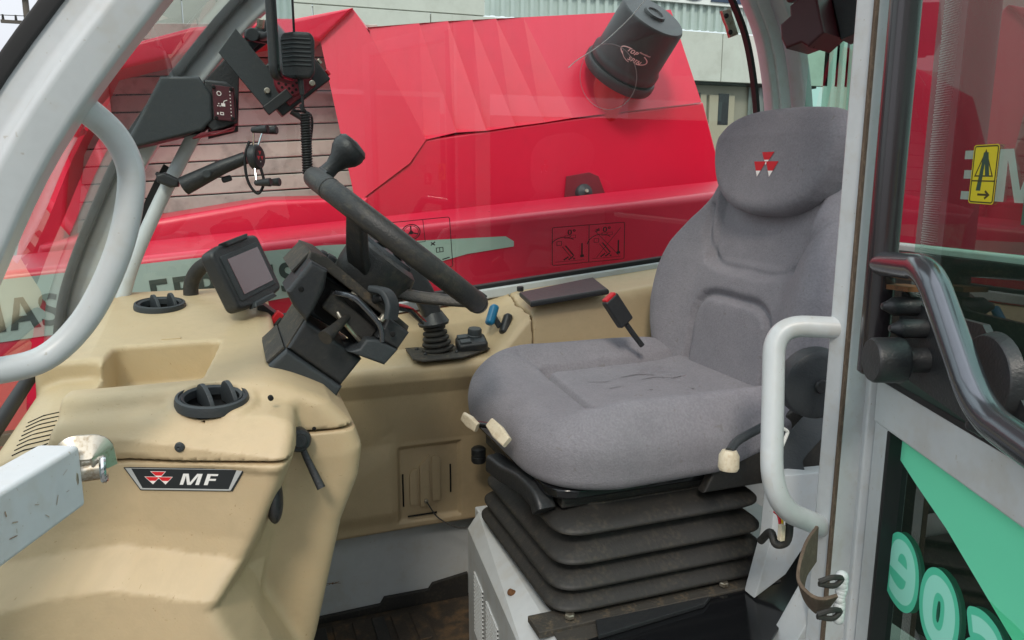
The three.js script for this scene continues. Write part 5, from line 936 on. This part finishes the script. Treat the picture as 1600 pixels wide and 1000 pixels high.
  const fl = [[[0.396,0.625,-1.199], [0.409,0.605,-1.147]], [[0.391,0.592,-1.346], [0.409,0.577,-1.314]]];
  for (const [a, b] of fl) mesh('front_lever', sweep(rounded2D([[-0.0105, -0.005], [0.0105, -0.005], [0.0105, 0.005], [-0.0105, 0.005]], 0.004, 4), [a, lerp3(a, b, 0.5), b], [0.5, 0.1, 0.85], { scale: (t) => 0.85 + 0.3 * Math.sin(t * 3) }), M.cream, s);
  mesh('lever_stem', tube([[0.410,0.581,-1.326], [0.434,0.583,-1.296]], 0.006, { n: 10 }), M.gloss, s);
  // recliner housing at the near side and seat-belt reel
  mesh('recliner_housing', lathe([[0, 0], [0.055, 0], [0.058, 0.008], [0.055, 0.03], [0.045, 0.036], [0, 0.038]], [0.862,0.718,-0.962], [-0.25, 0, 1], 36), M.slate, s);
  mesh('housing_bolt', lathe([[0, 0], [0.012, 0], [0.010, 0.004], [0, 0.004]], add([0.862,0.718,-0.962], [-0.0095, 0, 0.038]), [-0.25, 0, 1], 14), M.black, s);
  mesh('back_shell', prism(rounded2D([[-0.245, -0.08], [0.245, -0.08], [0.262, 0.08], [0.25, 0.26], [0.17, 0.40], [-0.17, 0.40], [-0.25, 0.26], [-0.262, 0.08]], 0.05, 5).map(([w, h]) => unbk(w, h, -0.075)), [cs * 0.03, -sn * 0.03, 0], 0.01, 3), M.black, s);
  const belt = mesh('belt_strap', sweep(rounded2D([[-0.024, -0.001], [0.024, -0.001], [0.024, 0.001], [-0.024, 0.001]], 0.0008, 1), smooth([unbk(0.275, 0.0, -0.03), unbk(0.29, -0.04, 0.02), unbk(0.29, -0.09, 0.05), unbk(0.30, -0.14, 0.03), unbk(0.30, -0.2, 0.0)], 16), [1, 0, 0]), M.slate, s);
  mesh('belt_reel', lathe([[0, 0], [0.05, 0], [0.055, 0.006], [0.055, 0.032], [0.05, 0.036], [0, 0.036]], unbk(0.25, -0.16, -0.10), [0, 0, 1], 32), M.slate, s);
  const tg = [0.739,0.668,-0.877], tr = (u, v) => add(tg, [u, v, 0]);
  mesh('belt_tongue', tube(fillet([tr(-0.008, 0.018), tr(0.014, 0.004), tr(0.004, -0.02), tr(-0.014, -0.010), tr(-0.008, 0.018)], 0.003, 3), 0.0026, { n: 8 }), M.white, s);
}
{ // buckle on its stalk, far side of the seat
  const b = thing('belt_buckle', 'black seat belt buckle with red release button beside the seat', 'buckle', [0.818,0.682,-1.426]);
  const p0 = [0.818,0.679,-1.425], p1 = [0.779,0.729,-1.428], p2 = [0.740,0.786,-1.432], ax = norm(sub(p2, p1)), ex = norm(cross(ax, [0.1, 0.2, 1]));
  mesh('stalk', tube(smooth([p0, [0.797,0.705,-1.427], p1], 10), 0.006, { n: 12 }), M.black, b);
  mesh('case', rbox(lerp3(p1, p2, 0.52), [0.038, Math.hypot(...sub(p2, p1)), 0.02], 0.005, ex, ax, 4), M.black, b);
  mesh('release_button', rbox(add(p2, ax, 0.0), [0.03, 0.012, 0.017], 0.003, ex, ax, 3), M.redPlastic, b);
}
{ // painted steel box the seat stands on
  const s = thing('seat_base_box', 'grey painted steel box under the seat with louvre slots', 'seat base', [0.68, 0, -1.27]);
  const q = [[0.386, -0.985], [0.4345, -1.47], [1.05, -1.47], [1.05, -0.985]];
  const pts = [...q.map(([x, z]) => V([x, 0, z])), ...q.map(([x, z]) => V([x, 0.298, z])), ...[[0.438, -0.985], [0.458, -1.47], [1.05, -1.47], [1.05, -0.985]].map(([x, z]) => V([x, 0.330, z]))];
  mesh('box_panel', new ConvexGeometry(pts), M.grey, s);
  const d = norm([0.0485, 0, -0.485]), n = [-0.995, 0, -0.0995], at = (t, y, o) => add(add([0.386, y, -0.985], d, t), n, o);
  const slots = [], hoods = [];
  for (const [t0, t1, y0] of [[0.335, 0.415, 0.232], [0.205, 0.300, 0.232]]) for (let i = 0; i < 16; i++) {
    const y = y0 - i * 0.0088;
    slots.push(rbox(at((t0 + t1) / 2, y, 0.0), [t1 - t0, 0.0042, 0.003], 0.0008, d, [0, 1, 0], 1)); hoods.push(rbox(at((t0 + t1) / 2, y + 0.0034, 0.001), [t1 - t0 + 0.002, 0.003, 0.005], 0.001, d, [0, 1, 0], 1));
  }
  mesh('louvre_slots', merge(slots), M.pit, s); mesh('louvre_hoods', merge(hoods), M.grey, s);
  mesh('panel_screw', cyl([0.43, 0.314, -1.165], [0.418, 0.322, -1.165], 0.006), M.rust, s);
  mesh('corner_block', rbox([0.475, 0.30, -1.487], [0.03, 0.06, 0.03], 0.003), M.greyOld, s);
}
{ // black step lining at the door side
  const s = thing('step_lining', 'black plastic step lining below the seat at the door side', 'step trim', [0.72, 0.25, -0.92]);
  mesh('top_plate', prism([[0.456,0.333,-0.964], [0.695,0.333,-0.998], [0.957,0.333,-1.084], [1.009,0.333,-1.086], [0.881,0.333,-0.964], [0.703,0.333,-0.841], [0.415,0.333,-0.898]], [0, 0.006, 0], 0.002), M.gloss, s);
  mesh('kick_plate', prism([[0.505,0.340,-0.998], [0.717,0.340,-0.994], [0.694,0.340,-0.978], [0.490,0.340,-0.958]], [0, 0.008, 0], 0.002), M.black, s);
  mesh('dirty_plate', prism([[0.436,0.334,-1.014], [0.834,0.334,-1.047], [0.846,0.334,-1.008], [0.706,0.334,-0.996], [0.430,0.334,-0.955]], [0, 0.003, 0], 0.001), M.blackDusty, s);
}
{ // wiring and plug behind the bellows
  const w = thing('wiring_plug', 'loose black cable with white connector and coloured wires beside the bellows', 'wiring', [0.738,0.501,-0.865]);
  mesh('cable', tube(smooth([[0.733,0.492,-0.897], [0.730,0.518,-0.871], [0.729,0.506,-0.858], [0.737,0.513,-0.846], [0.737,0.561,-0.845], [0.742,0.571,-0.867]], 30), 0.006, { n: 12 }), M.rubber, w);
  mesh('connector', rbox([0.725,0.532,-0.843], [0.008, 0.024, 0.008], 0.001), M.cream, w);
  mesh('red_wire', tube(smooth([[0.730,0.553,-0.867], [0.729,0.552,-0.857], [0.727,0.539,-0.849]], 8), 0.0022, { n: 8 }), M.redPlastic, w);
  mesh('yellow_wire', tube(smooth([[0.733,0.555,-0.867], [0.733,0.550,-0.855], [0.730,0.539,-0.848]], 8), 0.0022, { n: 8 }), std({ color: 0xd9b51c, roughness: 0.5 }), w);
}
console.log('seat');
// ================================================================ THINGS AT THE FRONT POST
{
  const b = thing('indicator_pod', 'slate grey overload indicator pod fixed to the far front post', 'indicator', [-0.074,1.115,-1.700]);
  mesh('housing', prism([[-0.107,1.224,-1.640], [-0.039,1.227,-1.640], [-0.018,1.194,-1.640], [-0.019,1.148,-1.640], [-0.040,1.126,-1.640], [-0.166,1.092,-1.640], [-0.174,1.104,-1.640]], [0, 0, -0.11], 0.006, 4), M.slate, b);
  mesh('end_block', prism([[-0.031,1.222,-1.645], [0.008,1.220,-1.645], [0.023,1.209,-1.645], [0.026,1.142,-1.645], [-0.021,1.124,-1.645], [-0.037,1.143,-1.645]], [0, 0, -0.095], 0.005, 4), M.black, b);
  const p = mesh('display_panel', prism([[-0.017,1.212,-1.640], [0.021,1.208,-1.640], [0.021,1.144,-1.640], [-0.017,1.147,-1.640]], [0, 0, 0.008], 0.002), M.wine, b);
  for (const q of [[-0.014,1.207,-1.631], [0.017,1.204,-1.631], [-0.013,1.150,-1.631], [0.017,1.149,-1.631]]) mesh('panel_screw', cyl(q, add(q, [0, 0, 0.004]), 0.0035, 0.0035, 12), M.pit, p);
  const t = canvasTex(160, 256, (x) => {
    x.fillStyle = x.strokeStyle = '#e6dcd8'; x.lineWidth = 5; x.beginPath(); x.arc(52, 62, 14, 0, 7); x.stroke(); x.beginPath(); x.moveTo(70, 150); x.lineTo(84, 112); x.lineTo(106, 102); x.stroke(); x.fillRect(62, 128, 28, 22); x.fillRect(30, 196, 10, 16); x.strokeRect(54, 194, 20, 16); x.fillRect(34, 146, 8, 8); x.fillRect(50, 146, 8, 8); x.fillRect(42, 130, 8, 8);
    for (let i = 0; i < 8; i++) { x.beginPath(); x.arc(128, 40 + i * 24, 4, 0, 7); x.fill(); }
  });
  const c4 = [[-0.017,1.211,-1.631], [0.021,1.207,-1.631], [0.021,1.144,-1.631], [-0.017,1.147,-1.631]];
  mesh('panel_print', sheet(lerp3(c4[0], c4[2], 0.5), norm(sub(c4[1], c4[0])), norm(sub(c4[0], c4[3])), 0.042, 0.068), decal(t), p, true);
  mesh('red_underside', prism([[-0.041,1.124,-1.645], [-0.020,1.122,-1.645], [0.021,1.137,-1.645], [0.018,1.130,-1.645], [-0.060,1.112,-1.645]], [0, 0, -0.08], 0.002), M.redDull, b);
  mesh('mount_plate', prism([[-0.029,1.233,-1.755], [0.038,1.305,-1.755], [0.078,1.345,-1.755], [0.118,1.372,-1.755], [0.110,1.321,-1.755], [0.038,1.264,-1.755], [0.027,1.130,-1.755], [-0.033,1.114,-1.755]], [0, 0, 0.01], 0.003), M.black, b);
}
{
  const m = thing('rear_view_mirror', 'tall black framed mirror on an arm at the far front post', 'mirror', [0.107,1.223,-1.536]);
  const n = norm([0.9, 0, 0.436]), ex = norm([0.436, 0, -0.9]), o = [0.117,1.325,-1.554], at = (u, v, w) => add(add(add(o, ex, u), [0, v, 0]), n, w);
  const ring = rounded2D([[-0.05, -0.112], [0.05, -0.112], [0.05, 0.14], [-0.05, 0.14]], 0.025, 6), inr = rounded2D([[-0.040, -0.102], [0.040, -0.102], [0.040, 0.134], [-0.040, 0.134]], 0.02, 6);
  mesh('shell', prism(ring.map(([u, v]) => at(u, v, -0.016)), [n[0] * 0.016, 0, n[2] * 0.016], 0.006, 4), M.black, m);
  mesh('rim', sweep(circ(0.004, 10), inr.map(([u, v]) => at(u * 1.06, v * 1.02, 0.0)), n, { closed: true }), M.gloss, m);
  mesh('mirror_glass', prism(inr.map(([u, v]) => at(u, v, 0.0)), [n[0] * 0.0016, 0, n[2] * 0.0016], 0), M.mirror, m);
  const arm = mesh('arm', tube(smooth([at(0, -0.02, -0.02), [0.083,1.311,-1.680], [0.069,1.316,-1.700]], 10), 0.008, { n: 14 }), M.black, m);
  mesh('pivot', cyl([0.066,1.323,-1.735], [0.064,1.313,-1.670], 0.013), M.slate, m);
  mesh('clamp', rbox([0.074,1.313,-1.690], [0.05, 0.022, 0.022], 0.008, norm([1, -0.12, 0]), norm([0.12, 1, 0]), 4), M.black, m);
  const br = mesh('bracket', prism([[0.025,1.300,-1.742], [0.064,1.327,-1.742], [0.101,1.356,-1.742], [0.104,1.332,-1.742], [0.052,1.279,-1.742]], [0, 0, 0.006], 0.001), M.slate, m);
  mesh('bolt', cyl([0.048,1.298,-1.738], add([0.048,1.298,-1.738], [0, 0, 0.012]), 0.0075, 0.0075, 6), M.steel, br);
  mesh('bolt', cyl([0.082,1.334,-1.720], add([0.082,1.334,-1.720], [0.002, 0.018, 0.004]), 0.0075, 0.0075, 6), M.steel, br);
}
{
  const o = [0.129,1.230,-1.660], a = 0.66, ex = [Math.cos(a), Math.sin(a), 0], ey = [-Math.sin(a), Math.cos(a), 0];
  const r = thing('two_way_radio', 'tilted black two-way radio with round red speaker grille', 'radio', add(o, [0, -0.07, -0.03]));
  const at = (u, v, w = 0) => add(add(o, ex, u), add([0, 0, w], ey, v));
  mesh('case', rbox(at(0.005, 0.0, -0.02), [0.125, 0.095, 0.04], 0.004, ex, ey), M.black, r);
  mesh('mount_plate', prism([[-0.075, -0.01], [-0.02, -0.01], [-0.02, 0.13], [-0.075, 0.115]].map(([u, v]) => at(u + 0.0, v, -0.005)), [0, 0, 0.01], 0.001), M.slate, r);
  mesh('mount_step', rbox(at(-0.048, -0.02, 0.004), [0.06, 0.02, 0.02], 0.002, ex, ey), M.black, r);
  const f = mesh('red_face', rbox(at(0.0, -0.02, 0.003), [0.07, 0.04, 0.008], 0.003, ex, ey), M.redDull, r);
  const sp = mesh('speaker_grille', cyl(at(-0.004, -0.004, 0.004), at(-0.004, -0.004, 0.012), 0.030, 0.028, 36), M.redDull, r);
  const holes = []; for (let i = 0; i < 5; i++) for (let k = 0; k < 5; k++) if (Math.hypot(i - 2, k - 2) < 2.4) holes.push(cyl(at(-0.004 + (i - 2) * 0.0095, -0.004 + (k - 2) * 0.0095, 0.011), at(-0.004 + (i - 2) * 0.0095, -0.004 + (k - 2) * 0.0095, 0.0127), 0.0028, 0.0028, 10, 0.0003));
  mesh('speaker_holes', merge(holes), M.pit, sp);
  for (let i = 0; i < 3; i++) mesh('side_button', rbox(at(0.072 - 0.0, -0.034 + i * 0.026, -0.01), [0.006, 0.012, 0.01], 0.002, ex, ey), i === 1 ? M.steel : M.redPlastic, r);
  for (const p of [at(-0.05, 0.008, 0.006), at(0.03, -0.032, 0.006)]) mesh('case_bolt', cyl(p, add(p, [0, 0, 0.007]), 0.006, 0.006, 12), M.steel, r);
  mesh('cable_boot', tube([at(-0.035, -0.05, -0.01), at(-0.03, -0.072, -0.005)], 0.008, { n: 14, scale: (t) => 1 - 0.4 * t }), M.black, r);
}
{
  const o = [0.141,1.269,-1.600];
  const h = thing('radio_handset', 'black ridged hand microphone with coiled cord hanging by the mirror', 'microphone', add(o, [0, -0.05, 0]));
  mesh('body', prism(rounded2D([[-0.030, -0.034], [-0.022, -0.045], [0.022, -0.045], [0.031, -0.034], [0.034, 0.03], [0.026, 0.042], [-0.026, 0.042], [-0.034, 0.03]], 0.008, 5).map(([u, v]) => add(o, [u, v, -0.012])), [0, 0, 0.026], 0.007, 4), M.black, h);
  for (let i = 0; i < 7; i++) mesh('ridge', rbox(add(o, [0.004, 0.028 - i * 0.008, 0.0145]), [0.042, 0.0034, 0.004], 0.0015), M.slate, h);
  mesh('strain_relief', cyl(add(o, [0.004, -0.044, 0]), add(o, [0.006, -0.075, 0]), 0.006, 0.0045), M.black, h);
  const a = add(o, [0.006, -0.075, 0]), c0 = [0.152,1.160,-1.610], c1 = [0.151,1.043,-1.610];
  mesh('cord', tube(smooth([a, add(a, [0.0, -0.03, 0.0]), [0.144,1.176,-1.610], add(c0, [0.004, 0.0, 0])], 20), 0.0028, { n: 10 }), M.seal, h);
  const hx = []; const turns = 23; for (let i = 0; i <= turns * 14; i++) { const t = i / (turns * 14), q = t * turns * Math.PI * 2, p = lerp3(c0, c1, t); hx.push(add(p, [Math.cos(q) * 0.0085, 0, Math.sin(q) * 0.0085])); }
  mesh('coiled_cord', sweep(circ(0.0024, 7), hx, [0, 1, 0], {}), M.seal, h);
  mesh('cord', tube(smooth([c1, add(c1, [0.003, -0.006, -0.01]), add(c1, [0.01, 0.06, -0.02]), add(c0, [0.012, 0.0, -0.02]), [0.130,1.167,-1.620]], 24), 0.0026, { n: 8 }), M.seal, h);
}
{
  const p = thing('phone_holder', 'black articulated phone holder with four-finger grip clamped to bar', 'phone holder', [-0.113,1.021,-1.690]);
  const a = [-0.081,1.021,-1.650], b = [-0.011,1.056,-1.630], c = [0.036,1.075,-1.620];
  const cl = mesh('clamp', prism([[-0.131,1.043,-1.700], [-0.116,1.047,-1.700], [-0.089,1.033,-1.700], [-0.092,1.019,-1.700], [-0.107,1.017,-1.700], [-0.130,1.028,-1.700]], [0, 0, 0.04], 0.005, 3), M.black, p);
  mesh('clamp_screw', cyl([-0.132,1.046,-1.680], [-0.120,1.037,-1.680], 0.004), M.black, cl);
  mesh('arm', tube(smooth([a, lerp3(a, b, 0.5), b, lerp3(b, c, 0.5), c], 24), 0.0185, { n: 22, scale: (t) => 1.0 - 0.15 * Math.sin(t * 3.1) - 0.35 * t * t }), M.black, p);
  mesh('arm_bolt', cyl(add([-0.038,1.044,-1.630], [0, 0, 0.008]), add([-0.038,1.044,-1.630], [0, 0, 0.02]), 0.0085), M.slate, p);
  mesh('wing_nut', rbox([-0.002,1.034,-1.640], [0.02, 0.012, 0.01], 0.004, norm([1, 0.3, 0]), norm([-0.3, 1, 0])), M.black, p);
  const ax = norm([0.85, 0.05, 0.5]);
  const disc = [0.048,1.076,-1.620], face = add(disc, ax, 0.016);
  mesh('grip_disc', cyl(disc, face, 0.025, 0.024, 32, 0.003), M.black, p);
  const et = canvasTex(96, 96, (x) => { x.fillStyle = '#1a1a1b'; x.beginPath(); x.arc(48, 48, 46, 0, 7); x.fill(); const T = (cx, cy) => { x.fillStyle = '#c8262e'; x.beginPath(); x.moveTo(cx - 16, cy); x.lineTo(cx + 16, cy); x.lineTo(cx, cy + 22); x.closePath(); x.fill(); }; T(48, 18); T(30, 44); T(66, 44); x.fillStyle = '#ddd'; x.fillRect(44, 70, 8, 6); });
  const gx = norm(cross([0, 1, 0], ax));
  mesh('grip_emblem', sheet(add(face, ax, 0.0008), gx, norm(cross(ax, gx)), 0.036, 0.036), decal(et), p, true);
  for (const [dx, dy] of [[-1, 1], [1, 1], [-1, -1], [1, -1]]) {
    const r0 = add(add(face, [0, dy * 0.018, 0], 1), gx, dx * 0.008), r1 = add(add(face, [0, dy * 0.05, 0]), gx, dx * 0.018);
    const fg = mesh('finger_wire', tube([add(r0, ax, -0.008), r1], 0.0022, { n: 8 }), M.chrome, p);
    mesh('rubber_tip', cyl(add(r1, ax, -0.004), add(r1, ax, 0.03), 0.0055, 0.0085, 14), M.black, fg);
  }
  mesh('tether', tube(smooth([add(disc, [-0.004, 0.03, 0.01]), add(disc, [-0.014, 0.0, 0.012]), add(disc, [-0.01, -0.05, 0.012]), add(disc, [0.006, -0.07, 0.012]), add(disc, [0.018, -0.05, 0.012]), add(disc, [0.014, -0.02, 0.012])], 30), 0.0028, { n: 8 }), M.seal, p);
}
{
  const b = thing('wiper_motor_cover', 'angular dark maroon motor cover hanging from the rear window top', 'motor cover', [1.359,1.340,-1.571]);
  mesh('shell', prism([[1.240,1.387,-1.570], [1.272,1.403,-1.561], [1.274,1.425,-1.565], [1.304,1.440,-1.557], [1.356,1.452,-1.541], [1.369,1.357,-1.517], [1.317,1.329,-1.530], [1.298,1.340,-1.539], [1.249,1.331,-1.555], [1.238,1.354,-1.564]], [0.12, 0, -0.06], 0.006, 3), M.wine, b);
  mesh('side_shell', prism([[1.353,1.450,-1.536], [1.365,1.444,-1.471], [1.364,1.367,-1.455], [1.366,1.351,-1.511]], [0.08, 0.0, -0.05], 0.004, 3), M.slate, b);
  mesh('cover_screw', cyl([1.305,1.337,-1.530], [1.294,1.335,-1.518], 0.006), M.pit, b);
  mesh('hanger', rbox([1.325,1.475,-1.611], [0.05, 0.05, 0.05], 0.01), M.black, b);
}
{ // red chassis tower and lift ram behind the cab, seen through the door glass
  const r = thing('rear_tower', 'dark red boom tower behind the cab seen through the door glass', 'boom tower', [2.6, -1.05, -1.6]);
  mesh('tower_plate', rbox([2.75, 1.2, -2.0], [1.4, 1.5, 0.06], 0.01), M.red, r);
  mesh('tower_plate', rbox([2.95, 1.2, -1.15], [0.9, 1.5, 0.06], 0.01), M.red, r);
  mesh('ram', cyl([2.35, -0.4, -1.5], [2.45, 1.75, -1.5], 0.055), M.slate, r);
  mesh('ram_collar', cyl([2.385, 0.75, -1.5], [2.40, 0.9, -1.5], 0.075), M.black, r);
}
renderer.render(scene, camera);
